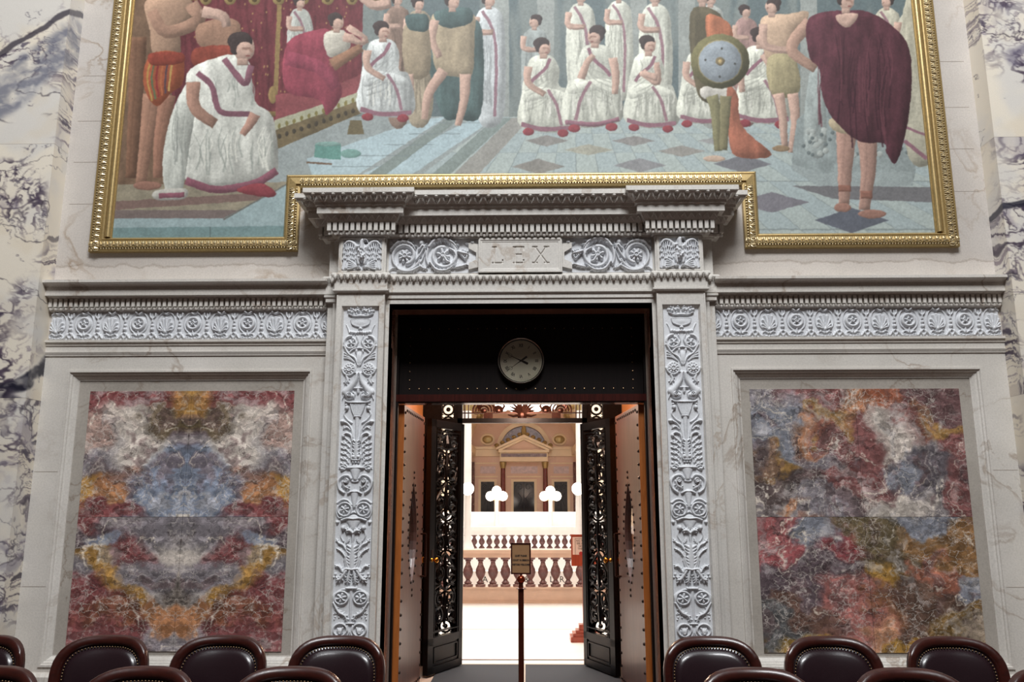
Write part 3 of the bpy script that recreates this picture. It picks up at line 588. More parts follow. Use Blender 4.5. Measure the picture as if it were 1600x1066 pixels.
# door architrave (frame round the opening)
zl = Q['d']
ar = MB(); ar.box(-Xi, Xi, YB, 0, ZOP, zl); ar.box(-Xi, -Xo, YB, 0, 0, ZOP); ar.box(Xo, Xi, YB, 0, 0, ZOP); ar.build('door_architrave', M['portal'], po)
ar = MB(); zt = PZ(466, YB); ar.box(-Xi, Xi, YB-.012, YB, zt, zl); ar.build('lintel_fascia', M['portal'], po)
# pilasters
uL, uR = PX(530, 480, YC), PX(588.5, 480, YC)
hw = (Xp-Xi)/2; pc = (Xp+Xi)/2; pw = (uR-uL)/2; YR = YC+.035; zpt = PZ(478, YC, 560); zpb = .36
for s in (-1, 1):
    cx = s*pc; f = MB()
    f.box(cx-hw, cx-pw, YC, 0, 0, zl); f.box(cx+pw, cx+hw, YC, 0, 0, zl); f.box(cx-pw, cx+pw, YC, 0, zpt, zl); f.box(cx-pw, cx+pw, YC, 0, 0, zpb); f.box(cx-pw, cx+pw, YR, 0, zpb, zpt)
    f.build('pilaster', M['portal'], po)
    f = MB()
    for t in (-1, 1): f.prism([(cx+t*pw, YC+.003), (cx+t*(pw-.012), YR-.001), (cx+t*pw, YR-.001)], zpb, zpt, 'z')
    f.prism([(YC+.003, zpt), (YR-.001, zpt-.03), (YR-.001, zpt)], cx-pw, cx+pw, 'x')
    for t in (-1, 1): f.box(cx+t*(hw+.0), cx+t*(hw-.012), YC-.006, YC, zpb, zl-.02)
    f.build('panel_bevel', M['portal'], po)
    f = MB(); a, b_ = sorted((s*Xs, s*Xp)); f.box(a, b_, YA, 0, 0, zl); m_ = (a+b_)/2; f.box(m_ if s < 0 else a, b_ if s < 0 else m_, YA-.03, YA, 0, zl); f.build('outer_strip', M['portal'], po)
    f = MB(); f.sweep([(-Xs, 0), (-Xs, YA), (-Xp, YA), (-Xp, YC), (-Xi, YC), (-Xi, YB)] if s < 0 else [(Xi, YB), (Xi, YC), (Xp, YC), (Xp, YA), (Xs, YA), (Xs, 0)], [(0, .3), (.02, .29), (.035, .27), (.035, 0)]); f.build('pilaster_base', M['portal'], po)
    # cap mouldings of outer strip seen at photo y 455-470
    f = MB(); f.sweep([(-Xs, 0), (-Xs, YA-.03), (-Xp, YA-.03)] if s < 0 else [(Xp, YA-.03), (Xs, YA-.03), (Xs, 0)], [(0, zl), (.022, zl-.002), (.022, zl-.02), (.01, zl-.03), (.01, zl-.06), (0, zl-.07)]); f.build('strip_capital', M['portal'], po)

# ---- carved pilaster relief (drawn in photo-pixel units, u from the axis, v = height) ----
H = HF(-27, 27, 478, 1062, 0.5, mirror=True)
rr = np.random.RandomState(2)
for i in range(34): H.dome(rr.uniform(0, 20), rr.uniform(481, 492), rr.uniform(1.3, 2.6), h=rr.uniform(.6, 1.3))
H.stroke([(0, 494), (10, 494.5), (19, 491)], 1.5, 1.0, 1.3)
for k in range(9): a = k/8*15; H.stroke([(a, 500), (a*.86, 507), (a*.45, 512-.2*k)], 1.0, .8, 1.0)
H.dome(0, 505, 15, 7, .7); H.stroke([(0, 499.5), (15, 499.5)], 1.0, h=1.0, sub=0); H.dome(0, 514, 3.5, 2, 1)
for k in range(5): H.dome(k*3.6, 520.5-abs(k-2)*.6, 2.0, 2.6, .9+.1*(k % 2))
H.stroke([(22, 508), (19, 514), (17, 520)], .8, 1.4, .7)
def scroll(cx, cy, r, w=1.8, a0=-math.pi/2, turns=.95, h=1.0, out=1): H.stroke(spiral(cx, cy, r, r*.72, a0, turns*out, 20), w, w*.8, h, sub=0)
scroll(14, 536, 10.5, 2.0); H.flower(13, 537, 6.5, 5, 1.1)
H.stroke([(5, 526), (3, 534), (7, 543), (14, 549)], 1.5, 1.2); H.stroke([(24, 541), (17, 553), (7, 560), (2, 571)], 2.2, 1.2); H.stroke([(0, 544), (9, 546), (15, 551)], 1.3); H.dome(5, 549, 2, 4, .9)
H.stroke([(4, 552), (2, 566)], 1.2, 1.8, .8, sub=0); H.dome(0, 562, 5, 12, .7)
for t in range(3): H.stroke([(8, 566), (16, 561-2*t), (23, 560-4*t)], .9, 1.4, .8)
scroll(15, 577, 10.5, 1.6, 0, 1.0); H.flower(15, 577, 8.5, 10, .9); H.ring(15, 577, 3.2, 1.2, 1.2); H.stroke([(0, 583), (5, 583)], 1.3, h=1.1, sub=0)
H.leaf([(19, 588), (17, 595), (21, 601)], 2.6, .9, 3)
H.stroke([(2.5, 585), (5, 596), (12, 606), (19, 613)], 2.5, 6.2, 1.3); H.stroke([(19, 613), (14, 619), (9, 619)], 6.2, 4.0, 1.3); H.dome(13, 617, 1.8, h=1.9); H.ring(13, 617, 2.8, .6, 1.7); H.stroke([(6, 622), (5, 616), (8, 613)], 1.1, h=1.3); H.stroke([(22, 618), (24, 625)], 1.6, .5, .8)
H.stroke([(0, 607), (6, 607)], 1.3, h=1.2, sub=0); H.stroke([(0, 608), (0, 614)], 3, 2, .9, sub=0)
H.stroke([(0, 629.5), (14, 629), (19, 627)], 1.5, 1.0, 1.4)
for k in range(5): H.stroke([(k*2.7, 632), (k*2.1, 641), (k*1.3, 649)], 1.4, 1.1, 1.0)
H.stroke([(0, 651), (5, 651)], 1.2, h=1.3, sub=0); H.stroke([(0, 653), (0, 690)], 3.4, 2.2, .8, sub=0)
H.stroke([(17, 640), (20, 648), (15, 656), (8, 661)], 1.0, 1.4, .9); H.dome(16.5, 638, 3.4, 4, 1.3); H.dome(17.5, 633, 2, h=1)
H.stroke([(21, 659), (14, 662), (8, 671), (6, 684)], 1.6, 1.4, 1.0); H.dome(22, 659, 3.8, 2.8, 1.3); H.leaf([(10, 672), (15, 668), (21, 671)], 1.7, .9, 3); H.stroke([(6, 690), (9, 680), (16, 677), (21, 681)], 1.4, 1.8, 1.1); H.dome(20, 682, 2.6, h=1.2)
for yy_ in range(686, 728, 8):
    H.leaf([(9+(yy_-686)*.05, yy_+6), (14, yy_+1), (20, yy_-4)], 1.5, .8, 3); H.stroke([(12, yy_+4), (17, yy_+8), (22, yy_+6)], .7, 1.6, .8)
H.stroke([(7, 690), (10, 705), (12, 722)], 1.0, h=.6)
H.leaf([(0, 716), (0, 700), (0, 686)], 4.2, 1.0, 5); H.dome(3.8, 714, 3, 3.6, 1.3); H.stroke([(0, 719), (6, 718), (7, 710)], 1.5, h=1.2); H.dome(0, 722.5, 2, 1.6, 1.2); H.dome(4, 722.5, 1.8, 1.4, 1.1)
H.stroke([(0, 731), (12, 731)], 1.4, h=1.4, sub=0)
H.stroke([(0, 734), (0, 748)], 8.5, 3.4, 1.0, sub=0); H.dome(20, 733, 3, 2.4, 1.2); H.leaf([(14, 731), (20, 728), (25, 733)], 1.4, .9, 3)
H.stroke([(6, 748), (11, 743), (20, 745), (25, 753), (23, 764), (16, 770)], 1.7, 1.9, 1.1); H.dome(13.5, 751, 4.6, h=1.6); H.ring(13.5, 751, 3.0, .8, 1.8); H.leaf([(18, 753), (15, 760), (8, 764)], 2.8, 1.1, 4); H.stroke([(0, 753), (5, 752)], 1, h=.9, sub=0)
H.stroke([(0, 768.5), (5, 768.5), (10, 771)], 1.5, 1.2, 1.3); H.stroke([(0, 771), (0, 792)], 6, 2.4, .9, sub=0); H.stroke([(4, 789), (10, 782), (18, 781), (25, 786)], 1.2, 1.6, 1.0)
H.ring(14, 796, 10.2, 1.6, 1.0); H.flower(14, 796, 7, 6, 1.2); H.stroke([(25, 790), (26, 800), (22, 809), (12, 806), (0, 800)], 1.3, 1.2, .9)
H.stroke([(0, 811), (10, 810), (18, 813)], 2.0, 1.6, 1.3); H.dome(24, 816, 2.6, h=1.0); H.stroke([(0, 815), (0, 824)], 11, 5, .9, sub=0)
H.dome(15, 825, 3.6, 4.2, 1.5); H.leaf([(0, 833), (5, 829), (11, 830)], 3.0, 1.3, 4); H.stroke([(0, 835), (0, 852)], 2.2, 1.0, 1.0, sub=0); H.stroke([(17, 829), (18, 838), (14, 846)], 1.1, h=.9); H.leaf([(6, 842), (7, 846), (10, 850)], 1.5, .8, 3)
H.leaf([(8, 862), (14, 852), (21, 848), (25, 842)], 1.8, 1.0, 4); H.leaf([(9, 872), (16, 862), (24, 857)], 1.8, 1.0, 4); H.stroke([(10, 862), (11, 876), (8, 888)], 1.3, h=.8)
H.leaf([(0, 888), (0, 870), (0, 850)], 6.2, 1.1, 6); H.leaf([(5, 888), (9, 874), (8, 860)], 2.6, .9, 4)
H.leaf([(12, 896), (19, 885), (25, 886)], 2.2, 1.1, 3); H.stroke([(0, 890), (9, 889), (12, 894)], 2.2, 2.2, 1.4); H.leaf([(8, 892), (16, 904), (22, 906)], 3.6, 1.4, 4); H.leaf([(3, 892), (5, 903), (6, 913)], 2.8, 1.3, 4); H.dome(24, 897, 2, h=.6); H.dome(26, 902, 1.6, h=.6)
H.stroke([(0, 919), (7, 919)], 1.8, h=1.4, sub=0)
H.ring(14, 934, 10, 1.5, 1.0); H.flower(14, 934, 7.8, 6, 1.3); H.stroke([(7, 921), (15, 922), (25, 930), (25, 942)], 1.1, 1.4, .8); H.leaf([(25, 942), (17, 956), (8, 962), (4, 972)], 2.4, 1.1, 5); H.stroke([(0, 921), (0, 974)], 2.4, 1.4, .7, sub=0)
for k in range(7): H.dome(rr.uniform(14, 25), rr.uniform(957, 968), 1.2, h=.5)
H.stroke([(0, 974), (5, 974)], 1.5, h=1.1, sub=0); H.ring(14, 984, 9.6, 1.4, 1.0); H.dome(14, 986, 4.6, 5.4, 1.2); H.leaf([(10, 981), (14, 990), (18, 981)], 2.0, 1.3, 3); H.stroke([(4, 978), (2, 990), (8, 1000)], 1.5, h=.9)
H.leaf([(0, 1040), (0, 1020), (0, 1000)], 6, 1.1, 6); H.leaf([(4, 1040), (14, 1026), (22, 1012)], 3, 1.1, 5); H.stroke([(0, 1048), (16, 1048), (22, 1044)], 2, h=1.3)
vz = lambda v: np.vectorize(lambda y: PZ(y, YR, 555))(v[:, :1])*np.ones_like(v)
for s in (-1, 1):
    H.mesh('carved_relief', lambda u, v: (s*pc+u/27.0*(pw-.012), np.maximum(vz(v), zpb+.0)), YR-.0015, .022, M['relief'], po)

# ---- eagles ----
Eg = HF(0, 62, 0, 46, .4)
for sg in (-1, 1):
    cx = 31
    Eg.stroke([(cx+sg*6, 16), (cx+sg*14, 7), (cx+sg*22, 5), (cx+sg*27, 9)], 4.0, 1.8, 1.2); 
    for t, (ya, yb, n_, hh_) in enumerate(((8, 16, 7, 1.25), (14, 24, 8, 1.0), (22, 31, 9, .8), (29, 43.5, 10, .55))):
        for j in range(n_):
            x = cx+sg*(7.5+j*(20.5/(n_-1))); Eg.stroke([(x, ya+abs(j-n_*.4)*.5), (x+sg*(.6+t*.5), yb+1.4*math.sin(j*1.7)-abs(j-n_*.45)*.35*(t < 3))], 1.0, 1.75, hh_+.08*(j % 2), sub=0)
    for j in range(5): Eg.stroke([(cx+sg*5, 41), (cx+sg*(19+j*.5), 32+j*3.2)], 1.0, 1.6, 1.0, sub=0)
    Eg.stroke([(cx+sg*4, 27), (cx+sg*5.5, 33), (cx+sg*4.5, 38)], 4.2, 2.2, 1.5)
    for j in range(3): Eg.stroke([(cx+sg*4.5, 38), (cx+sg*(2.2+j*2.2), 43.5)], 1.2, .8, 1.5, sub=0)
Eg.stroke([(31, 14), (31, 22), (31, 30)], 8.2, 5.2, 1.6, rm=8.6); Eg.stroke([(31, 14), (31, 7), (32, 4.5)], 5.0, 3.8, 2.0); Eg.stroke([(33, 4.0), (38, 3.4), (40, 6.5)], 2.2, .9, 2.0); Eg.dome(34, 4, .9, h=.4, mode='sub')
for k in range(40): Eg.dome(rr.uniform(24, 38), rr.uniform(12, 30), 1.3, 1.8, .22, 'add')
ez0, ez1 = zc(374, 0), zc(423, 0)
for s in (-1, 1):
    x0 = s*pc-.17; x1 = s*pc+.17
    f = MB(); a, b_ = .188, .166
    f.box(s*pc-a, s*pc+a, YC-.012, YC, ez0-.008, zf0-.012); f.box(s*pc-a, s*pc+a, YC-.012, YC, zf1+.006, ez1-.004)
    f.box(s*pc-a, s*pc-b_, YC-.012, YC, ez1-.004, ez0-.008); f.box(s*pc+b_, s*pc+a, YC-.012, YC, ez1-.004, ez0-.008); f.build('eagle_panel_border', M['portal'], po)
    Eg.mesh('eagle_relief', lambda u, v: (x0+(x1-x0)*u/62, ez0+(ez1-ez0)*v/46), YC-.001, .034, M['relief'], po)
# ---- acanthus scroll frieze and tablet ----
S = HF(0, 142, 0, 54, .45)
cA, cB = (26, 28), (86, 27)
S.stroke(spiral(*cA, 24, 12, .3, 1.15, 40), 2.2, 3.4, 1.0, sub=0); S.flower(*cA, 10.5, 8, 1.1); S.ring(*cA, 3, 1.5, 1.5)
S.stroke(spiral(*cB, 27, 12.5, 2.6, 1.35, 46), 2.4, 3.4, 1.0, sub=0); S.flower(*cB, 11, 6, 1.1); S.ring(*cB, 3, 1.5, 1.4); S.stroke([(88, 30), (92, 36), (96, 38)], 2.6, 2, 1.4)
S.leaf([(4, 18), (12, 9), (24, 6), (36, 10), (42, 18)], 3.4, 1.3, 6); S.leaf([(50, 44), (36, 51), (20, 50), (8, 40)], 3.0, 1.1, 6)
S.leaf([(64, 14), (72, 5), (86, 2.5), (100, 7), (108, 16)], 3.8, 1.4, 7); S.leaf([(66, 38), (76, 49), (92, 50), (106, 40)], 3.0, 1.2, 6); S.leaf([(96, 17), (104, 22), (107, 32)], 2.6, 1.2, 4)
S.leaf([(44, 34), (50, 26), (56, 14), (60, 8)], 2.2, 1.1, 3); S.dome(52, 8, 5, 5, 1.2); S.leaf([(48, 18), (54, 12), (58, 20)], 2.6, 1.2, 3); S.stroke([(44, 40), (52, 36), (58, 20)], 1.6, 1.2, 1.0)
S.leaf([(48, 40), (54, 46), (62, 48)], 2.2, .9, 3); S.dome(4, 7, 3.5, h=1); S.leaf([(2, 50), (8, 46), (14, 49)], 1.6, .8, 2); S.leaf([(20, 5), (28, 3), (34, 0)], 1.4, .8, 3)
S.leaf([(110, 22), (117, 24), (126, 26)], 3.6, 1.4, 4); S.stroke([(116, 28), (121, 33), (124, 27)], 1.6, h=1.2); S.leaf([(106, 46), (116, 44), (124, 42), (134, 47)], 2.2, 1.1, 4); S.dome(132, 8, 3.6, 3, 1.2); S.dome(137, 12, 2, h=.8); S.leaf([(122, 8), (128, 11), (134, 14)], 1.8, .9, 3)
sz0, sz1 = PZ(372, YB), PZ(426.5, YB); sx0 = -Xi+.012; sx1 = PX(748, 400, YB)
for s in (-1, 1):
    S.mesh('scroll_relief', lambda u, v: (sx0+(sx1-sx0)*u/142, sz0+(sz1-sz0)*v/54), YB-.001, .032, M['relief'], po, mirror_x=s > 0)
tw = -sx1; tz0, tz1 = PZ(372.5, YB-.04), PZ(426, YB-.04)
f = MB(); f.box(-tw, tw, YB-.035, YB, tz1, tz0)
for s in (-1, 1):
    za, zb, zc_, zd = tz0-.045, tz0-.10, tz1+.10, tz1+.055
    f.prism([(s*tw, za), (s*(tw+.085), za+.012), (s*(tw+.085), zb+.02), (s*(tw+.02), zb-.02), (s*(tw+.02), zc_+.02), (s*(tw+.085), zc_-.01), (s*(tw+.085), zd-.02), (s*tw, zd)], YB-.028, YB)
f.build('tablet', M['portal'], po)
T_ = HF(0, 200, 0, 78, .5); T_.h += 0
T_.h += .55*((T_.X < 5) | (T_.X > 195) | (T_.Y < 5) | (T_.Y > 73)); T_.h += .35*((T_.X < 9) | (T_.X > 191) | (T_.Y < 9) | (T_.Y > 69))
def let(c, segs):
    for a, b_ in segs: T_.stroke([(c+a[0], a[1]), (c+b_[0], b_[1])], 2.0, 2.0, .9, 'sub', sub=0)
let(38, [((0, 20), (0, 56)), ((-4, 20), (4, 20)), ((-4, 56), (20, 56)), ((20, 56), (20, 50))])
let(88, [((0, 20), (0, 56)), ((-4, 20), (20, 20)), ((20, 20), (20, 26)), ((0, 37), (14, 37)), ((-4, 56), (20, 56)), ((20, 56), (20, 50))])
let(135, [((0, 20), (28, 56)), ((28, 20), (0, 56)), ((-5, 20), (5, 20)), ((23, 20), (33, 20)), ((-5, 56), (5, 56)), ((23, 56), (33, 56))])
T_.mesh('tablet_lettering', lambda u, v: (-tw+2*tw*u/200, tz0+(tz1-tz0)*v/78), YB-.045, .011, M['portal'], po, noise=0.02)

# ================================================================ DOORWAY INTERIOR
dw = empty('trim_6'); tag(dw, kind='structure'); dw['label'] = 'dark transom and jamb lining inside the doorway'
ZB = PZ(630, .3); ZT = PZ(617, .3); XI_ = 1.10
f = MB()
for s in (-1, 1): f.box(s*Xo, s*(Xo+.12), YB+.002, .30, 0, ZOP+.1)
f.box(-Xo, Xo, YB+.005, .30, ZOP, ZOP+.1); f.build('stone_reveal', M['brownreveal'], dw)
f = MB()
for s in (-1, 1): f.box(s*(Xo-.03), s*(Xo+.06), .262, .31, 0, ZOP)
f.box(-Xo, Xo, .262, .31, ZOP-.03, ZOP); f.build('metal_casing', M['blackwood'], dw)
f = MB()
for s in (-1, 1): f.box(s*(Xo-.012), s*(Xo-.0), .245, .258, 0, ZOP)
f.build('casing_fillet', M['clockrim'], dw)
f = MB(); f.box(-XV-.05, XV+.05, .31, .40, ZT, ZOP+.02); f.build('transom_panel', M['blackwood'], dw)
f = MB(); f.box(-XV-.02, XV+.02, .26, .42, ZB+.012, ZT); f.box(-XV-.02, XV+.02, .28, .42, ZB, ZB+.012); f.build('transom_beam', M['redwood'], dw)
f = MB()
for i in range(24):
    x = -.99+1.98*i/23
    for z in (ZT+.055, ZOP-.12): f.ell((x, .308, z), (.007, .006, .007), 6, 4)
for i in range(1, 7):
    for s in (-1, 1): f.ell((s*.99, .308, ZT+.055+(ZOP-.175-ZT)*i/7), (.007, .006, .007), 6, 4)
f.build('stud_row', M['stud'], dw)
for s in (-1, 1):
    f = MB(); f.box(s*(Xo+.0), s*XV, .30, YV1-.05, 0, 3.0); f.build('vestibule_wall', M['orangestone'], dw)
MB().box(-XV, XV, .42, YV1, 2.96, 3.02).build('vestibule_ceiling', M['creamstone'], dw)
point('vestibule_lamp', (0, 1.5, 2.82), 62, (1.0, .72, .56), .12)
# clock
ccx, ccz = P(814, 564, .28); 
ck = empty('wall_clock', (ccx, .31, ccz)); tag(ck, 'round cream wall clock with roman numerals on the black transom above the doorway', 'clock')
def disc(mb, r, y0, y1, n=48, cx=0, cz=0): return mb.prism([(cx+r*math.cos(2*math.pi*i/n), cz+r*math.sin(2*math.pi*i/n)) for i in range(n)], y0, y1)
R_ = 36.5/177.0
f = MB(); vs_ = []; prof = [(R_*.9, 0), (R_, -.005), (R_*1.0, -.05), (R_*.975, -.058), (R_*.95, -.052)]
n = 56; vs_ = [(r*math.cos(2*math.pi*i/n), y, r*math.sin(2*math.pi*i/n)) for r, y in prof for i in range(n)]
f.add(vs_, [(j*n+i, j*n+(i+1) % n, j*n+n+(i+1) % n, j*n+n+i) for j in range(len(prof)-1) for i in range(n)]); f.build('rim', M['clockrim'], ck, True)
f = MB(); disc(f, R_*.955, -.02, 0); f.build('case', M['blackwood'], ck)
f = MB(); disc(f, R_*.90, -.028, -.018); f.build('dial', M['clockface'], ck)
def text_mesh(name, s, size, loc, mat, parent, rot=(math.pi/2, 0, 0), ext=.001, align='CENTER', xs=1.0, off=0.0):
    c = bpy.data.curves.new(name, 'FONT'); c.body = s; c.size = size; c.extrude = ext; c.offset = off; c.align_x = align; c.align_y = 'CENTER'; c.resolution_u = 2
    o = bpy.data.objects.new(name, c); COL.objects.link(o); bpy.context.view_layer.update()
    me = bpy.data.meshes.new_from_object(o); bpy.data.objects.remove(o); bpy.data.curves.remove(c)
    q = link(name, me, mat, parent); q.location = loc; q.rotation_euler = rot; q.scale = (xs, 1, 1); return q
for i, s_ in enumerate(['XII', 'I', 'II', 'III', 'IIII', 'V', 'VI', 'VII', 'VIII', 'IX', 'X', 'XI']):
    a = math.pi/2-i*math.pi/6; text_mesh('numeral', s_, .042, (math.cos(a)*R_*.67, -.029, math.sin(a)*R_*.67), M['ink'], ck, (math.pi/2, math.pi/2-a, 0), xs=.75, off=.0009)
tk = MB()
for i in range(60):
    a = i*math.pi/30; r = .0025 if i % 5 else .004; tk.box(math.cos(a)*R_*.83-r/2, math.cos(a)*R_*.83+r/2, -.030, -.028, math.sin(a)*R_*.83-r/2, math.sin(a)*R_*.83+r/2)
tk.build('minute_marks', M['ink'], ck)
def hand(tip, tail, w, y):
    d = Vector((tip[0]-tail[0], 0, tip[1]-tail[1])).normalized(); p = Vector((-d.z, 0, d.x)); f = MB(); t = Vector((tip[0], 0, tip[1])); b_ = Vector((tail[0], 0, tail[1]))
    pts = [b_+p*w*1.6, b_+d*.04+p*w*1.6, p*w*.5+t*.2, t, p*-w*.5+t*.2, b_+d*.04-p*w*1.6, b_-p*w*1.6]; f.prism([(q.x, q.z) for q in pts], y-.002, y)
    m_ = t*.62
    f.add(*ringpts(m_.x, m_.z, .014, .003, y)); return f.build('clock_hand', M['ink'], ck)
def ringpts(cx, cz, r, w_, y, n=16):
    vs_ = [(cx+rr_*math.cos(2*math.pi*i/n), y, cz+rr_*math.sin(2*math.pi*i/n)) for rr_ in (r, r+w_) for i in range(n)]
    return vs_, [(i, (i+1) % n, n+(i+1) % n, n+i) for i in range(n)]
k_ = R_/36.5
hand((-27*k_, 13.5*k_), (11*k_, -5*k_), .0065, -.034); hand((-26*k_, -19*k_), (9.5*k_, 6.5*k_), .0055, -.038)
f = MB(); disc(f, .008, -.044, -.03, 12); f.build('hand_hub', M['ink'], ck)
f = MB(); disc(f, R_*.93, -.0505, -.049); f.build('glass', M['clearglass'], ck)

# ---- studded wooden doors ----
def wood_door(s):
    xa, za = P(637 if s < 0 else 993, 635, .36); top = ZB-.012
    L = 1.06; hinge = Vector((s*(1.035), .36, 0)); xb = PX(663 if s < 0 else 962, 655, 1.40); ang = math.atan2((xb-hinge.x), 1.04)
    e = empty('door_1' if s < 0 else 'door_2', hinge); e.rotation_euler = (0, 0, -ang); tag(e, kind='structure')
    e['label'] = 'open studded leather-faced door %s, with a pointed oval window' % ('left of the sign post' if s < 0 else 'right of the sign post')
    t = .066; x0, x1 = (0, -t*1.0) if s < 0 else (0, t)
    zc0, zw, yw = 1.42, .47, L*.5; hwid = .20
    # leaf with pointed-oval hole, built as a prism ring in (y, z)
    n = 24
    def oval(k): return [(yw+hwid*k*math.cos(a)*(abs(math.cos(a))**.15), zc0+zw*k**.4*math.copysign(abs(math.sin(a))**1.0, math.sin(a))*(1 if True else 1)) for a in [2*math.pi*i/n+.0 for i in range(n)]]
    inner = [(yw+hwid*math.sin(math.pi*i/(n//2))*1.0, zc0-zw+2*zw*i/(n//2)) for i in range(n//2)]+[(yw-hwid*math.sin(math.pi*i/(n//2)), zc0+zw-2*zw*i/(n//2)) for i in range(n//2)]
    outer = []
    for (y, z) in inner:
        if y > yw+1e-6: outer.append((L, z))
        elif y < yw-1e-6: outer.append((0, z))
        else: outer.append((yw, .012 if z < zc0 else top))
    fL = MB(); o3 = []
    def ringface(xp):
        b = len(fL.v); fL.v += [(xp, y, z) for y, z in inner]+[(xp, y, z) for y, z in outer]+[(xp, L, .012), (xp, 0, .012), (xp, 0, top), (xp, L, top)]
        return b
    A = ringface(x0); B = ringface(x1)
    for b in (A, B):
        for i in range(n):
            j = (i+1) % n; fL.f.append((b+i, b+j, b+n+j, b+n+i))
        bot, tp = b+n+0, b+n+n//2
        fL.f += [(bot, b+n+1, b+2*n), (bot, b+2*n+1, b+n+n-1), (tp, b+n+n//2-1, b+2*n+3), (tp, b+2*n+2, b+n+n//2+1)]
    for i in range(n): j = (i+1) % n; fL.f.append((A+i, A+j, B+j, B+i))
    fL.build('leaf', M['doorwood'], e)
    f = MB(); f.box(x0, x1, -.006, 0, .012, top); f.box(x0, x1, L, L+.006, .012, top); f.box(x0, x1, 0, L, top, top+.006); f.build('edge', M['edgewood'], e)
    xs_ = x0+(.004 if s < 0 else -.004)
    for side in (x0, x1):
        f = MB()
        nz = 22
        for i in range(nz):
            z = .06+(top-.12)*i/(nz-1)
            for y in (.03, L-.03): f.ell((side, y, z), (.014, .014, .014), 8, 5)
        for i in range(1, 12): f.ell((side, .03+(L-.06)*i/12, top-.035), (.012, .013, .014), 8, 5); f.ell((side, .03+(L-.06)*i/12, .06), (.012, .013, .014), 8, 5)
        for i in range(14):
            for sg in (-1, 1):
                tt = (i+.5)/14; f.ell((side, yw+sg*(hwid*math.sin(math.pi*tt)+.04), zc0-zw+2*zw*tt), (.012, .013, .014), 8, 5)
        for dz in (zw+.035, zw+.085): f.ell((side, yw, zc0+dz), (.012, .013, .014), 8, 5); f.ell((side, yw, zc0-dz), (.012, .013, .014), 8, 5)
        f.build('stud_row', M['darkstud'], e)
    f = MB(); f.prism(inner, x0+(x1-x0)*.45, x0+(x1-x0)*.55, 'x'); f.build('window_pane', M['clearglass'], e)
    f = MB(); f.tube([(x0+(-1 if s > 0 else 1)*.05, L-.10, z) for z in (1.0, 1.2, 1.4)], .011, 8)
    for z in (1.0, 1.4): f.tube([(x0, L-.10, z), (x0+(-1 if s > 0 else 1)*.05, L-.10, z)], .009, 8)
    f.build('door_handle', M['ironbronze'], e)
for s in (-1, 1): wood_door(s)

# ---- iron screen and open iron doors ----
def curl(mb, pts, y, r=.006, M_=lambda a, b: (a, b), n=5):
    mb.tube([(M_(a, b)[0], y, M_(a, b)[1]) for a, b in pts], r, n)
YS = 2.30
xi0, xi1 = PX(722, 700, YS), PX(910, 700, YS); DW = (xi1-xi0)/2
ZS = PZ(661, YS); ZS2 = PZ(657, YS); ZM = PZ(631, YS)+.25
sc = empty('door_3', (0, YS, 0)); tag(sc, kind='structure'); sc['label'] = 'black openwork iron screen with scroll transom at the back of the doorway'
f = MB(); 
for s in (-1, 1):
    f.box(s*DW, s*(DW+.055), -.03, .03, 0, 3.0); f.box(s*(DW+.055), s*(DW+.075), -.02, .02, 0, 3.0); f.box(s*(XV-.055), s*(XV), -.03, .03, 0, 3.0); f.box(s*.90, s*(XV-.05), -.015, .015, 0, 3.0); f.box(s*(DW+.055), s*(DW+.10), -.015, .015, 0, 3.0)
f.box(-XV, XV, -.03, .03, ZS-.002, ZS+.05); f.box(-XV, XV, -.03, .03, 2.94, 3.0); f.build('screen_frame', M['iron'], sc)
f = MB()
for s in (-1, 1):
    xg = s*(DW+.16); z = .12
    while z < 2.92:
        f.tube([(xg+.062*math.cos(a), 0, z+.062*math.sin(a)) for a in [2*math.pi*i/16 for i in range(17)]], .013, 6); f.ell((xg, 0, z), (.026, .012, .026), 8, 5)
        for q in (-.066, .066): f.box(xg+q-.004, xg+q+.004, -.006, .006, z-.07, z+.07)
        for q in range(4): a = math.pi/4+q*math.pi/2; f.tube([(xg+.062*math.cos(a), 0, z+.062*math.sin(a)), (xg+.085*math.cos(a), 0, z+.085*math.sin(a))], .007, 4)
        z += .145
    f.box(xg-.10, xg-.072, -.012, .012, 0, 3); f.box(xg+.072, xg+.12, -.012, .012, 0, 3)
f.build('guilloche_panel', M['iron'], sc)
f = MB(); zt0 = ZS+.05; hT = 2.94-zt0
f.box(-DW, DW, -.01, .01, zt0+.055, zt0+.067)
for x in [-.6, -.2*1.9, .2*1.9, .6]: f.box(x-.05, x+.05, -.008, .008, zt0+.0, zt0+.055) if abs(x) < .5 else None
for s in (-1, 1):
    for x in (.02, .06): f.box(s*(DW-x), s*(DW-x-.012), -.01, .01, zt0, 2.94)
    z = zt0+.07
    for cx, r in ((.43, .12), (.27, .05)):
        for rr_ in (r, r*.72, r*.44): f.tube([(s*(cx+rr_*math.cos(a)), 0, z+.02+rr_*.95*math.sin(a)) for a in [math.pi*i/16-.2 for i in range(19)]], .011, 6)
        f.ell((s*cx, 0, z+.02), (.035, .014, .03), 8, 5)
    for k in range(6): a = .3+k*.35; f.tube([(s*(.475), 0, z+.01), (s*(.475+.03*math.sin(k)), 0, z+.05+.02*k), (s*(.50-.02*k), 0, z+.1+.01*k)], [.006, .012, .004], 5)
    for k in range(5): a = .15+k*.3; f.tube([(0, 0, z-.02), (s*.08*math.cos(a), 0, z+.08*math.sin(a)), (s*(.15+.01*k)*math.cos(a), 0, z+.16*math.sin(a))], [.02, .016, .004], 5)
    f.tube([(s*.0, 0, z-.03), (s*.10, 0, z-.045), (s*.16, 0, z-.03)], [.02, .014, .006], 6)
    f.tube([(s*.24, 0, z), (s*.2, 0, z+.07), (s*.23, 0, z+.12)], [.012, .014, .005], 5)
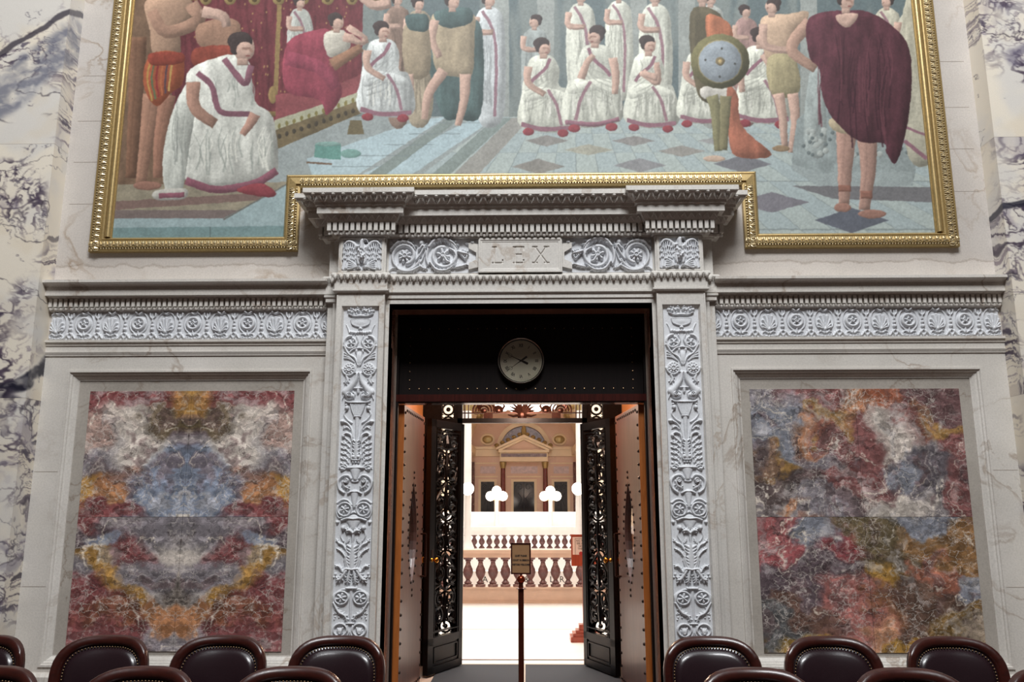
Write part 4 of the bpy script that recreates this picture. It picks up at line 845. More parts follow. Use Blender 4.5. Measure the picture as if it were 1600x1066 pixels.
f.ell((0, 0, zt0+.03), (.055, .03, .055), 10, 6); f.build('transom_tracery', M['ironbronze'], sc)
def iron_door(s):
    e = empty('door_4' if s < 0 else 'door_5', (s*DW, YS-.03, 0)); tag(e, kind='structure'); e['label'] = 'open black openwork iron door %s' % ('left of the bright hall view' if s < 0 else 'right of the bright hall view')
    xe = PX(668 if s < 0 else 960, 800, 1.60); L = .70; ang = math.asin(min(.99, abs(xe-s*DW)/L)) ; 
    # door local: y runs from hinge (0) to free edge (-L); x is thickness
    e.rotation_euler = (0, 0, (-1 if s < 0 else 1)*ang)
    H_ = PZ(663, YS-.05)-.0; t = .028; f = MB()
    f.box(-t, t, -.075, 0, .03, H_); f.box(-t, t, -L, -L+.10, .03, H_); f.box(-t, t, -L, 0, H_-.08, H_); f.box(-t, t, -L, 0, .03, .10); f.box(-t, t, -L, 0, .30, .37)
    f.box(-t*.5, t*.5, -L, 0, .10, .30)
    f.build('leaf_frame', M['iron'], e)
    f = MB()
    for sg in (-1, 1):
        x = sg*t*.75
        for a, b_ in (((-L+.13, .13), (-.105, .13)), ((-.105, .13), (-.105, .27)), ((-.105, .27), (-L+.13, .27)), ((-L+.13, .27), (-L+.13, .13))): f.tube([(x, a[0], a[1]), (x, b_[0], b_[1])], .009, 4)
        for a, b_ in (((-L+.105, .42), (-.08, .42)), ((-.10, .37), (-.10, H_-.1)), ((-L+.125, .37), (-L+.125, H_-.1)), ((-L+.105, H_-.115), (-.08, H_-.115))): f.tube([(x, a[0], a[1]), (x, b_[0], b_[1])], .006, 4)
    f.build('panel_moulding', M['iron'], e)
    f = MB(); yc = -(L-.10+.075)/2; hw_ = (L-.10-.075)/2-.03; z = .46; k = 0; top = H_-.14
    def T(pts, r): f.tube([(0, yc+a, b_) for a, b_ in pts], [q*1.35 for q in r] if isinstance(r, list) else r*1.35, 5)
    while z < top-.15:
        hh = min(.36, top-z)
        for sg in (-1, 1):
            if k % 2 == 0:
                T([(sg*a, b_) for a, b_ in spiral(hw_*.52, z+hh*.28, hw_*.46, .02, -1.2, 1.6, 22)], .011); T([(sg*a, b_) for a, b_ in spiral(hw_*.5, z+hh*.74, hw_*.42, .02, 1.2, -1.6, 22)], .010)
                T([(sg*hw_*.98, z), (sg*hw_*.7, z+hh*.12), (sg*hw_*.98, z+hh*.5), (sg*hw_*.7, z+hh*.9), (sg*hw_*.98, z+hh)] , .008)
            else:
                T([(sg*.01, z), (sg*hw_*.9, z+hh*.22), (sg*hw_*.95, z+hh*.5), (sg*hw_*.5, z+hh*.78), (sg*.01, z+hh)], .011); T([(sg*a, b_) for a, b_ in spiral(hw_*.45, z+hh*.45, hw_*.34, .02, 2.2, 1.7, 22)], .010)
                T([(sg*hw_*.98, z+hh*.02), (sg*hw_*.45, z+hh*.16), (sg*hw_*.3, z+hh*.3)], [.004, .014, .004]); T([(sg*hw_*.98, z+hh), (sg*hw_*.5, z+hh*.9), (sg*hw_*.2, z+hh*.7)], [.004, .014, .004])
            for q in range(4): T([(sg*hw_*.25, z+hh*(.1+.24*q)), (sg*hw_*.55, z+hh*(.16+.24*q)), (sg*hw_*.9, z+hh*(.1+.24*q))], [.004, .013, .004])
        T([(0, z), (0, z+hh*.4), (0, z+hh)], [.008, .022, .008]); f.ell((0, yc, z+hh*.5), (.014, .035, .03), 8, 5); f.ell((0, yc, z), (.014, .03, .018), 8, 5)
        z += hh; k += 1
    f.build('scroll_grille', M['iron'], e)
    f = MB(); yk = -L+.05; zk = 1.13
    for sg in (-1, 1): f.tube([(sg*t, yk, zk), (sg*(t+.012), yk, zk), (sg*(t+.03), yk, zk)], [.022, .012, .010], 12); f.ell((sg*(t+.05), yk, zk), (.026, .03, .03), 12, 8)
    f.build('door_knob', M['brass'], e, smooth=True)
    f = MB(); f.box(-t-.004, t+.004, yk-.018, yk+.018, zk+.03, zk+.10); f.build('lock_plate', M['ironbronze'], e)
for s in (-1, 1): iron_door(s)
# ================================================================ MURAL (generic classical gathering, painted flat on its canvas)
class Paint:
    def __init__(s, x0, x1, y0, y1, k=2):
        s.x0, s.y0, s.k = x0, y0, k; s.w = int((x1-x0)*k); s.h = int((y1-y0)*k); s.A = np.zeros((s.h, s.w, 3)); s.fold = {}
        s.n1 = fbm((s.h, s.w), 16*k, 901, 5); s.n2 = fbm((s.h, s.w), (40*k, 9*k), 902, 4); s.n3 = fbm((s.h, s.w), (8*k, 22*k), 903, 4); s.n4 = fbm((s.h, s.w), (26*k, 5*k), 904, 4)
    def poly(s, pts, c, sm=True, fold=0.0, noise=.06, light=(0, 0), a=1.0, kind=0, vol=None):
        if vol is None: vol = .34 if sm else 0.0
        if sm and len(pts) > 2: pts = catmull(pts, 5, True)
        p = (np.array(pts, float)-(s.x0, s.y0))*s.k
        i0, j0 = np.floor(p.min(0)).astype(int)-1; i1, j1 = np.ceil(p.max(0)).astype(int)+2
        i0 = max(i0, 0); j0 = max(j0, 0); i1 = min(i1, s.w); j1 = min(j1, s.h)
        if i1 <= i0 or j1 <= j0: return
        yy, xx = np.mgrid[j0:j1, i0:i1].astype(float); yy += .5; xx += .5; ins = np.zeros(yy.shape, bool); n = len(p)
        for i in range(n):
            (ax, ay), (bx, by) = p[i], p[(i+1) % n]
            if ay == by: continue
            c_ = ((ay > yy) != (by > yy)) & (xx < (bx-ax)*(yy-ay)/(by-ay)+ax); ins ^= c_
        w_ = (slice(j0, j1), slice(i0, i1)); col = np.ones(yy.shape+(3,))*np.array(c, float)
        f = 1+noise*2*(s.n1[w_]-.5)
        if fold: f = f+fold*2*((s.n2 if kind == 0 else s.n3 if kind == 1 else s.n4)[w_]-.5)
        if light != (0, 0):
            u = (xx-i0)/(i1-i0)-.5; v = (yy-j0)/(j1-j0)-.5; f = f+u*light[0]+v*light[1]
        big = min(i1-i0, j1-j0)
        if vol and big > 14:
            rad = int(np.clip(big*.16, 2, 20)); bl = ins.astype(float)
            for _ in range(2):
                for ax_ in (0, 1):
                    c_ = np.cumsum(np.pad(bl, [(rad+1, rad) if q == ax_ else (0, 0) for q in (0, 1)], mode='constant'), axis=ax_)
                    bl = (np.take(c_, range(2*rad+1, c_.shape[ax_]), ax_)-np.take(c_, range(0, c_.shape[ax_]-2*rad-1), ax_))/(2*rad+1)
            gy_, gx_ = np.gradient(bl); f = f*(1+vol*rad*(gx_*1.0+gy_*1.1)); f = f*(1-.20*vol*(1-np.clip(bl*2-1, 0, 1)))
        col = col*np.clip(f, .3, 1.5)[..., None]; m = (ins*a)[..., None]; s.A[w_] = s.A[w_]*(1-m)+col*m
    def line(s, pts, r, c, r1=None, sm=True, a=1.0, **k):
        if sm and len(pts) > 2: pts = catmull(pts, 5)
        r1 = r if r1 is None else r1; n = len(pts); L = []; R = []
        for i, p in enumerate(pts):
            q0 = pts[max(i-1, 0)]; q1 = pts[min(i+1, n-1)]; dx, dy = q1[0]-q0[0], q1[1]-q0[1]; d = math.hypot(dx, dy)+1e-9; rr_ = r+(r1-r)*i/(n-1)
            L.append((p[0]-dy/d*rr_, p[1]+dx/d*rr_)); R.append((p[0]+dy/d*rr_, p[1]-dx/d*rr_))
        k.setdefault('vol', .38 if r > 3.5 else 0); s.poly(L+R[::-1], c, sm=False, a=a, **k)
    def ell(s, x, y, rx, ry, c, **k): k.setdefault('vol', .3); s.poly([(x+rx*math.cos(t), y+ry*math.sin(t)) for t in np.linspace(0, 2*math.pi, 22)[:-1]], c, sm=False, **k)
SK, SKD, HR, TG, TGS, PU, RD, TN, GN = (192, 152, 132), (158, 116, 98), (66, 52, 50), (196, 197, 180), (150, 156, 152), (142, 92, 106), (150, 54, 62), (158, 138, 108), (74, 98, 96)
pt = Paint(150, 1490, -70, 405)
A_ = pt.A
yy, xx = np.mgrid[0:pt.h, 0:pt.w].astype(float); yy = yy/2-70; xx = xx/2+150
A_[:] = np.array((120, 130, 126)); A_[:] = mixc(A_, (92, 108, 110), sstep(.4, .6, fbm((pt.h, pt.w), (300, 60), 7, 3)))
for x in (770, 840, 985, 1060, 1250): pt.poly([(x, -70), (x+26, -70), (x+26, 190), (x, 190)], (146, 152, 146), sm=False, noise=.08)
fl = yy > 184; A_[:] = np.where(fl[..., None], np.array((160, 176, 176)), A_)
# floor tiles in perspective
hy = 60.0; dpt = 1/np.maximum(yy-hy, 1)
tx = (xx-900)*dpt*6; tz = 900*dpt
cell = (np.floor(tx)+np.floor(tz)) % 2
A_[:] = np.where((fl & (cell == 0))[..., None], A_*np.array((1.05, 1.03, 1.0)), A_)
ln = ((np.abs(tx-np.round(tx)) < .018) | (np.abs(tz-np.round(tz)) < .012)) & fl; A_[:] = np.where(ln[..., None], A_*.82, A_)
for (cx, cy, rx, ry, c) in [(855, 222, 34, 9, (140, 136, 130)), (920, 236, 38, 9, (160, 158, 140)), (990, 222, 34, 8, (138, 134, 130)), (1065, 238, 38, 9, (150, 146, 138)), (842, 262, 42, 12, (138, 134, 126)), (1000, 260, 42, 11, (136, 136, 138)), (1160, 258, 46, 14, (116, 116, 122)), (1205, 318, 60, 16, (120, 116, 124)), (1330, 346, 58, 20, (92, 96, 108)), (1120, 222, 30, 7, (150, 150, 148)), (1250, 226, 36, 8, (130, 128, 132))]:
    pt.poly([(cx-rx, cy), (cx, cy-ry), (cx+rx, cy), (cx, cy+ry)], c, sm=False, noise=.1)
# stepped marble dais strips running to lower left
pt.poly([(150, 184), (780, 184), (640, 290), (300, 400), (150, 400)], (148, 158, 156), sm=False)
pt.poly([(735, 190), (775, 186), (640, 278), (560, 278)], (166, 190, 196), sm=False); pt.poly([(655, 190), (700, 184), (555, 278), (490, 278), (480, 250)], (168, 192, 198), sm=False)
pt.poly([(700, 186), (722, 186), (600, 278), (572, 278)], (128, 142, 136), sm=False); pt.poly([(775, 186), (800, 186), (700, 278), (672, 278)], (128, 142, 136), sm=False); pt.poly([(800, 186), (830, 186), (745, 278), (705, 278)], (150, 148, 140), sm=False)
for k in range(5): pt.line([(520+k*40, 262-k*17), (600+k*40, 262-k*17)], .6, (120, 134, 136), sm=False)
pt.poly([(150, 290), (460, 286), (460, 345), (150, 345)], (150, 138, 112), sm=False, noise=.12, kind=1, fold=.08)
pt.poly([(150, 318), (470, 300), (470, 310), (150, 332)], (128, 98, 88), sm=False); pt.poly([(150, 330), (470, 330), (400, 345), (150, 345)], (122, 104, 98), sm=False)
pt.poly([(150, 343), (350, 343), (460, 285), (470, 400), (150, 400)], (148, 172, 174), sm=False, noise=.08); pt.poly([(150, 358), (330, 356), (460, 354), (470, 400), (150, 400)], (112, 144, 144), sm=False)
pt.line([(350, 345), (460, 284)], 1.2, (108, 108, 100), sm=False); pt.line([(330, 356), (330, 385)], .8, (90, 112, 112), sm=False)
# left: bronze-dark hanging, crimson canopy
pt.poly([(150, -70), (300, -70), (300, 290), (150, 290)], (124, 92, 68), sm=False, noise=.2, fold=.12)
pt.poly([(270, -70), (570, -70), (566, 140), (430, 200), (270, 200)], (112, 44, 50), sm=False, fold=.28, noise=.12, kind=2)
for i in range(170): x, y = RNG.uniform(300, 560), RNG.uniform(-60, 170); pt.ell(x, y, 1.1, 1.6, (168, 120, 72))
pt.poly([(262, -70), (605, -70), (605, -8), (262, 4)], (132, 104, 52), sm=False, noise=.25)
for k in range(9): pt.ell(285+k*38, 2, 9, 8, (150, 122, 66)); pt.ell(285+k*38, 2, 4, 3.6, (96, 70, 34))
pt.line([(438, 10), (432, 150)], 3.5, (150, 118, 66)); pt.ell(428, 150, 7, 14, (150, 118, 66)); pt.line([(415, 180), (445, 180)], 4, (120, 92, 50))
pt.poly([(432, 150), (520, 138), (566, 118), (570, 160), (432, 200)], (146, 66, 70), sm=False, noise=.15)
pt.poly([(430, 190), (568, 144), (570, 158), (430, 208)], (170, 168, 136), sm=False, noise=.1)
pt.poly([(430, 206), (570, 156), (572, 176), (432, 236)], (112, 94, 62), sm=False, noise=.3)
for k in range(12): pt.ell(438+k*11.5, 199-k*4, 2.4, 4, (130, 118, 58)); pt.ell(438+k*11.5, 215-k*4, 3, 4, (70, 60, 46))
pt.poly([(548, 190), (566, 190), (570, 212), (544, 212)], (112, 98, 66), sm=False)
def head(x, y, r, d=0, hair=HR, skin=SK):
    pt.ell(x, y, r*.78, r, skin, light=(-.22*(-d if d else .5), -.1)); pt.ell(x-d*r*.25, y-r*.45, r*.9, r*.66, hair, noise=.15); pt.ell(x-d*r*.62, y-r*.05, r*.34, r*.6, hair)
    pt.ell(x+d*r*.12, y+r*.28, r*.62, r*.66, skin, light=(.1, -.15))
    if r > 13.5: pt.line([(x+d*r*.2-r*.3, y+r*.08), (x+d*r*.2+r*.3, y+r*.08)], r*.07, SKD); pt.line([(x+d*r*.3-r*.15, y+r*.62), (x+d*r*.3+r*.15, y+r*.62)], r*.06, (140, 72, 66))
    pt.line([(x+d*r*.45, y+r*.1), (x+d*r*.62, y+r*.36)], r*.09, SKD)
    pt.line([(x-r*.05, y+r*.8), (x-r*.05, y+r*1.3)], r*.4, tuple(v*.93 for v in skin))
def limb(pts, r, r1, c=SK): pt.line(pts, r, c, r1, light=(-.12, -.06)); pt.line([(a-r*.35, b_) for a, b_ in pts], r*.35, tuple(min(255, v*1.1) for v in c), r1*.35, a=.5)
def folds(x0, x1, y0, y1, n, c, a=.35, bend=6):
    a = min(.75, a*1.6)
    for k in range(n):
        x = RNG.uniform(x0, x1); y = RNG.uniform(y0, y0+(y1-y0)*.4); e_ = RNG.uniform(y+(y1-y)*.4, y1); b_ = RNG.uniform(-bend, bend); pt.line([(x, y), (x+b_, (y+e_)/2), (x+b_*.4, e_)], .5, c, 1.5, a=a)
def standing(x, y, s, robe=TG, band=PU, d=1, feet=185, arms=True):
    w_ = 20*s; pt.poly([(x-w_*.6, y+14*s), (x+w_*.6, y+14*s), (x+w_*1.1, y+45*s), (x+w_*1.0, feet-4), (x-w_*.8, feet), (x-w_*1.1, y+50*s)], robe, fold=.22, noise=.08)
    folds(x-w_*.8, x+w_*.8, y+30*s, feet-6, 12, tuple(v*.75 for v in robe)); folds(x-w_*.8, x+w_*.8, y+30*s, feet-6, 8, tuple(min(255, v*1.14) for v in robe))
    if band: pt.line([(x-w_*.5, y+16*s), (x+w_*.2, y+40*s), (x+w_*.5, y+80*s), (x+w_*.4, feet-4)], 2.2*s, band, a=.85)
    if arms: limb([(x-w_*.9, y+24*s), (x-w_*.9, y+44*s), (x+w_*.3, y+46*s)], 5*s, 4*s)
    head(x, y, 11*s, d)
def seated(x, y, s, d=1, robe=TG, pose=0):
    f = lambda a, b_: (x+a*s*d, y+b_*s)
    pt.poly([f(-18, 16), f(12, 14), f(24, 34), f(24, 60), f(40, 70), f(44, 128), f(-36, 124), f(-34, 70), f(-28, 40)], robe, fold=.20, noise=.07, light=(-.16, -.06))
    pt.poly([f(-30, 66), f(0, 62), f(34, 72), f(36, 84), f(0, 80), f(-30, 86)], tuple(min(255, v*1.07) for v in robe), fold=.1)
    folds(x-30*s, x+38*s, y+66*s, y+118*s, 16, tuple(v*.74 for v in robe)); folds(x-30*s, x+38*s, y+66*s, y+118*s, 9, (222, 220, 206)); folds(x-18*s, x+14*s, y+20*s, y+60*s, 8, tuple(v*.78 for v in robe))
    for k in range(7): q = RNG.uniform(-1, 1, 3); pt.line([f(16+4*q[0], 22+8*k), f(0+6*q[1], 40+8*k), f(-24+5*q[2], 52+8*k)], .4, tuple(v*.76 for v in robe), 1.3*s, a=.5)
    for k in range(8): pt.line([f(-24+8*k, 78), f(-28+9*k, 100), f(-34+10*k, 122)], .5, tuple(v*(.7 if k % 2 else 1.1) for v in robe), 2.0*s, a=.45)
    pt.line([f(-35, 120), f(0, 128), f(43, 125)], 3.4*s, PU); pt.line([f(10, 18), f(2, 34), f(-14, 48), f(-22, 58)], 2.6*s, PU); pt.line([f(6, 66), f(20, 90), f(28, 122)], 2.4*s, PU, a=.85)
    pt.ell(*f(-24, 132), 9*s, 6*s, RD); pt.ell(*f(30, 134), 9*s, 6*s, RD)
    if pose == 0: limb([f(-24, 30), f(-24, 56), f(2, 74)], 6.5*s, 4*s)
    elif pose == 1: limb([f(-26, 32), f(-30, 60), f(-28, 84)], 6.5*s, 4.5*s); limb([f(20, 62), f(12, 40), f(2, 28)], 6*s, 4*s)
    else: limb([f(-10, 44), f(14, 60), f(12, 28)], 6*s, 4.5*s); limb([f(14, 52), f(-14, 46)], 6*s, 4*s)
    head(*f(0, 0), 14*s, d)
# rear rank
standing(470, 6, .9, (176, 178, 168), PU, 1, feet=96)
for (x, y, s, rb, d) in [(622, 2, .9, (136, 108, 92), 1), (655, 8, 1.0, (158, 142, 116), 1), (765, 2, 1.1, (186, 192, 192), 1), (836, 36, .95, (150, 158, 154), -1), (1110, 0, 1.0, (170, 174, 166), 1), (1165, 20, .9, (158, 120, 112), 1), (1385, 4, 1.0, (184, 178, 154), -1), (1424, 8, 1.2, (176, 172, 150), -1)]: standing(x, y, s, rb, PU if sum(rb) > 500 else None, d, feet=188)
for (x, y, s, d) in [(908, -4, 1.05, 1), (967, -6, .95, 1), (1024, -4, 1.15, -1)]: standing(x, y, s, TG, PU, d, 150)
limb([(612, 6), (584, 10), (556, -14)], 9, 6)
# man in tan tunic and green cloak
pt.poly([(672, 40), (735, 30), (755, 60), (752, 180), (716, 188), (690, 180), (668, 90)], GN, fold=.25)
pt.poly([(680, 22), (738, 22), (742, 60), (738, 118), (712, 122), (682, 110), (676, 60)], (170, 150, 118), fold=.14, noise=.1); pt.poly([(682, 20), (732, 14), (738, 36), (706, 46), (684, 38)], GN, fold=.2)
limb([(694, 112), (670, 150), (664, 188)], 9, 5); limb([(728, 118), (726, 158), (716, 198)], 9, 5); limb([(680, 34), (676, 64), (688, 92)], 7, 5); head(708, 4, 13, 1)
pt.poly([(632, 44), (668, 40), (672, 116), (636, 118)], (160, 140, 110), fold=.15); limb([(640, 118), (644, 176)], 7, 5); pt.poly([(636, 26), (668, 26), (668, 50), (640, 48)], GN, fold=.2)

# crimson reclining man and seated one beside the bench
pt.poly([(450, 70), (500, 48), (520, 56), (530, 120), (535, 150), (512, 182), (500, 158), (448, 142)], (152, 56, 72), fold=.2, noise=.12); pt.poly([(508, 56), (538, 50), (548, 76), (516, 92)], (190, 182, 164), fold=.12)
limb([(538, 60), (572, 66), (545, 44)], 7, 5); head(528, 36, 13, 1)
limb([(520, 104), (566, 76)], 10, 7, (150, 104, 76)); pt.line([(448, 92), (500, 108), (526, 140)], 12, (160, 60, 80), 8, fold=.2)
seated(600, 50, 1.02, 1, (188, 192, 188), 0)
for a in [(850, 76, 1.0, 1, 0), (930, 58, 1.08, -1, 1), (1014, 72, .98, 1, 2), (1096, 70, .95, 1, 0), (1188, 60, 1.02, 1, 1)]: seated(a[0], a[1], a[2], a[3], TG, a[4])
# soldier with round shield
pt.poly([(1078, 24), (1120, 20), (1136, 60), (1130, 150), (1090, 150)], (90, 80, 56), fold=.2); pt.poly([(1104, 26), (1140, 40), (1142, 80), (1110, 80)], (178, 98, 62), fold=.2); pt.poly([(1098, 138), (1146, 138), (1142, 156), (1100, 156)], (190, 184, 172), fold=.2)
pt.poly([(1136, 140), (1152, 150), (1160, 200), (1206, 244), (1150, 246), (1138, 210)], (168, 92, 66), fold=.22, noise=.12); limb([(1112, 152), (1118, 176), (1122, 238)], 10, 6, (128, 122, 82)); limb([(1134, 152), (1130, 236)], 9, 6, (120, 112, 76)); pt.ell(1116, 250, 17, 5, (190, 160, 136)); head(1098, -4, 13, -1); pt.ell(1102, -10, 16, 10, (160, 150, 96))
pt.ell(1125, 98, 46, 43, (98, 92, 56), light=(-.3, -.4)); pt.ell(1125, 98, 35, 34, (150, 136, 92)); pt.ell(1125, 98, 33.5, 32.5, (138, 148, 156), noise=.08); pt.ell(1125, 98, 7, 6.5, (120, 104, 70)); pt.ell(1125, 98, 3, 3, (190, 160, 100))
for a, b_ in ((1128, 78), (1102, 96), (1148, 102), (1124, 122)): pt.ell(a, b_, 1.8, 1.8, (66, 66, 62))
# bare-chested man with kilt
pt.poly([(1190, 30), (1232, 24), (1262, 20), (1258, 40), (1238, 60), (1238, 96), (1200, 96), (1192, 70)], (186, 152, 122), light=(-.2, -.12), noise=.08); pt.poly([(1200, 92), (1240, 92), (1248, 146), (1206, 150)], (160, 146, 104), fold=.14)
limb([(1216, 148), (1222, 182), (1226, 232)], 9, 5); limb([(1238, 148), (1242, 190), (1236, 240)], 9, 5); pt.ell(1220, 234, 14, 5, (150, 120, 86)); limb([(1192, 40), (1196, 74), (1240, 82)], 7, 5); head(1206, 12, 13, -1)
# carved plinth, large cloaked figure at right seen from behind
pt.poly([(1244, 190), (1290, 150), (1420, 160), (1430, 210), (1430, 268), (1424, 292), (1280, 294), (1236, 260)], (140, 152, 150), sm=False, noise=.16); pt.poly([(1264, 120), (1284, 120), (1290, 240), (1256, 230)], (148, 158, 154), fold=.2)
for i in range(26): pt.ell(RNG.uniform(1250, 1420), RNG.uniform(205, 245), 5, 5, (164, 172, 166)); pt.ell(RNG.uniform(1250, 1420), RNG.uniform(205, 245), 3, 3, (104, 116, 116))
pt.poly([(1236, 258), (1282, 272), (1424, 270), (1426, 292), (1282, 296), (1238, 268)], (150, 162, 160), sm=False); pt.poly([(1236, 292), (1460, 294), (1462, 318), (1300, 312)], (112, 110, 112), sm=False)
pt.poly([(1410, 20), (1450, -20), (1470, 200), (1450, 260), (1414, 230)], (172, 166, 142), fold=.18)
pt.line([(1412, 200), (1448, 214)], 2, PU); pt.line([(1412, 222), (1448, 250)], 3, PU)
limb([(1322, 200), (1320, 250), (1318, 322)], 17, 8, (172, 128, 110)); limb([(1352, 200), (1356, 260), (1350, 330)], 17, 8, (172, 128, 110)); pt.ell(1316, 326, 14, 7, (160, 110, 92)); pt.ell(1362, 336, 22, 7, (160, 110, 92)); pt.line([(1309, 296), (1329, 296)], 5, (146, 92, 74)); pt.line([(1344, 306), (1362, 306)], 6, (146, 92, 74))
pt.poly([(1300, 186), (1372, 196), (1366, 212), (1306, 208)], (180, 160, 124), fold=.2); limb([(1266, 36), (1236, 78), (1274, 110)], 11, 7, (176, 134, 112))
pt.poly([(1264, 30), (1330, 18), (1372, 28), (1412, 62), (1424, 110), (1418, 190), (1400, 256), (1384, 240), (1380, 226), (1340, 222), (1300, 186), (1284, 150), (1280, 110), (1264, 90)], (84, 38, 48), fold=.24, noise=.14, light=(-.12, -.05))
folds(1280, 1400, 50, 235, 18, (58, 24, 34), .5, 10); folds(1280, 1400, 50, 235, 10, (110, 52, 62), .4, 10); pt.poly([(1306, 26), (1340, 24), (1328, 44), (1314, 42)], SK); head(1322, 2, 16, 1); pt.ell(1322, -8, 18, 10, (120, 126, 130))
# left: standing man in striped wrap, large seated figure in white
limb([(216, 60), (214, 150), (206, 280)], 15, 8, (128, 86, 62)); 
pt.poly([(228, 6), (262, -6), (300, 2), (306, 30), (284, 44), (282, 88), (244, 92), (236, 50)], (170, 130, 102), light=(-.25, -.1)); limb([(300, 8), (312, 34), (262, 52), (238, 20)], 11, 9, (172, 126, 100))
limb([(240, 150), (232, 210), (222, 288)], 15, 8, (164, 114, 88)); limb([(264, 150), (252, 220), (248, 280)], 13, 7, (156, 104, 80)); pt.ell(232, 292, 22, 7, (158, 106, 86)); head(262, -22, 18, 1)
pt.poly([(236, 88), (284, 86), (288, 130), (270, 146), (246, 168), (226, 134)], (168, 76, 44), fold=.1)
for k, c in enumerate([(190, 140, 60), (90, 110, 70), (150, 40, 40), (190, 96, 50), (86, 60, 70), (196, 150, 70)]): pt.line([(236+k*7, 98), (232+k*7, 126), (240+k*5, 160-k*3)], 1.4, c)
pt.poly([(236, 86), (284, 84), (286, 100), (240, 104)], (150, 56, 40), fold=.15); pt.poly([(312, 40), (372, 34), (372, 84), (316, 76)], (160, 116, 90), fold=.08); limb([(318, 20), (350, 28), (356, 44)], 9, 7)
pt.poly([(306, 78), (374, 74), (372, 96), (310, 108)], (150, 60, 44), fold=.2)
pt.poly([(294, 118), (340, 92), (372, 88), (392, 102), (400, 160), (428, 186), (436, 262), (420, 280), (360, 296), (294, 286), (290, 240), (300, 190)], (200, 200, 188), fold=.2, noise=.07, light=(-.14, -.1))
pt.poly([(296, 130), (310, 150), (298, 230), (286, 300), (262, 304), (256, 250), (270, 180)], (190, 192, 180), fold=.22); folds(264, 296, 160, 295, 8, (140, 144, 136)); folds(300, 428, 196, 280, 20, (146, 152, 142), .4, 14); folds(300, 428, 196, 280, 10, (226, 224, 208), .4, 14); folds(320, 392, 110, 170, 8, (150, 154, 144), .4, 8)
pt.line([(292, 284), (340, 298), (400, 288), (434, 268)], 6, (142, 76, 92)); pt.poly([(374, 296), (410, 288), (432, 302), (424, 310), (380, 304)], RD); pt.poly([(244, 300), (290, 296), (290, 312), (246, 314)], (180, 176, 164)); pt.line([(250, 308), (290, 306)], 4, (142, 76, 92))
pt.line([(352, 94), (372, 120), (386, 132), (394, 104)], 5, (142, 84, 100)); pt.line([(310, 116), (332, 136), (346, 176), (392, 180)], 4.5, (142, 84, 100))
limb([(304, 130), (306, 170), (338, 196)], 11, 8, (168, 120, 98)); limb([(400, 180), (392, 196), (380, 212)], 9, 5, (176, 126, 106)); head(382, 76, 22, 1)
# little green box
pt.poly([(494, 226), (534, 228), (534, 252), (492, 248)], (92, 148, 136), sm=False); pt.ell(514, 227, 20, 3.5, (120, 160, 150)); pt.ell(549, 242, 16, 7, (96, 146, 132), a=.8); pt.line([(480, 256), (520, 258)], 1.5, (120, 92, 70))
# canvas-wide varnish and brush variation, then sample onto the grid
bn = (fbm((pt.h, pt.w), 5, 71, 3)-.5); bw = fbm((pt.h, pt.w), 14, 73, 3)-.5; bw2 = fbm((pt.h, pt.w), 14, 74, 3)-.5
gy, gx = np.mgrid[0:pt.h, 0:pt.w].astype(float); A_ = samp(pt.A, gy+bw*4, gx+bw2*4); A_ = (A_[:-1:2, :-1:2]+A_[1::2, :-1:2]+A_[:-1:2, 1::2]+A_[1::2, 1::2])/4
A_ = A_*(1+.22*bn[:A_.shape[0]*2:2, :A_.shape[1]*2:2][..., None]); A_ = A_*.93+np.array((150, 160, 155))*.07
A_ = A_.mean(2, keepdims=True)*.24+A_*.76
MUR = lin(np.clip(A_, 0, 255))*.95
mur = empty('mural', (0, 0, FZ)); tag(mur, 'large gilt-framed mural of robed figures on a tiled floor, filling the wall above the doorway', 'painting')
IW, INW, INZ = FX-.135, NX_+.12, NZ+.115
MY = -.018; iz0 = FZ+.125
def canvas_part(x0, x1, z0, z1, dx):
    X, Z = np.meshgrid(np.linspace(x0, x1, int(abs(x1-x0)/dx)), np.linspace(z1, z0, int((z1-z0)/dx))); u, v = proj(X, 0*X, Z); return X, Z, samp(MUR, v+70, u-150)
cw = IW+.02; Zt_ = 6.55
X, Z, c = canvas_part(-cw, cw, iz0-.02, Zt_, .0052)
ny, nx = X.shape; me_keep = ~((np.abs(X) < INW-.01) & (Z < INZ-.01))
o = grid_mesh('canvas', X, np.full_like(X, MY), Z-FZ, M['canvas'], mur, np.clip(c, 0, .92), smooth=False, flip=True)
# cut the notch: drop faces hidden behind the portal
me = o.data; import bmesh
bm = bmesh.new(); bm.from_mesh(me); kf = me_keep.ravel(); bm.verts.ensure_lookup_table()
bmesh.ops.delete(bm, geom=[v for v in bm.verts if not kf[v.index]], context='VERTS'); bm.to_mesh(me); bm.free()
MB().box(-cw, cw, MY+.002, -.001, .6, Zt_-FZ).build('stretcher', M['golddark'], mur)
# gilt frame swept round the notched outline (in wall plane)
out = [(-FX, Zt_), (-FX, FZ), (-NX_, FZ), (-NX_, NZ), (NX_, NZ), (NX_, FZ), (FX, FZ), (FX, Zt_)]   # outer edge; inside of the canvas lies to the left of travel
def inward(i):
    p = out
    def nn(a, b_): d = (b_[0]-a[0], b_[1]-a[1]); L = math.hypot(*d); return (-d[1]/L, d[0]/L)
    ns = []
    if i > 0: ns.append(nn(p[i-1], p[i]))
    if i < len(p)-1: ns.append(nn(p[i], p[i+1]))
    if len(ns) == 1: return ns[0]
    k = 1+ns[0][0]*ns[1][0]+ns[0][1]*ns[1][1]; return ((ns[0][0]+ns[1][0])/k, (ns[0][1]+ns[1][1])/k)
fprof = [(0, 0), (0, .045), (.018, .05), (.02, .04), (.036, .04), (.038, .055), (.095, .05), (.10, .04), (.108, .04), (.112, .046), (.12, .044), (.135, .02), (.135, .005)]
dirs = [inward(i) for i in range(len(out))]
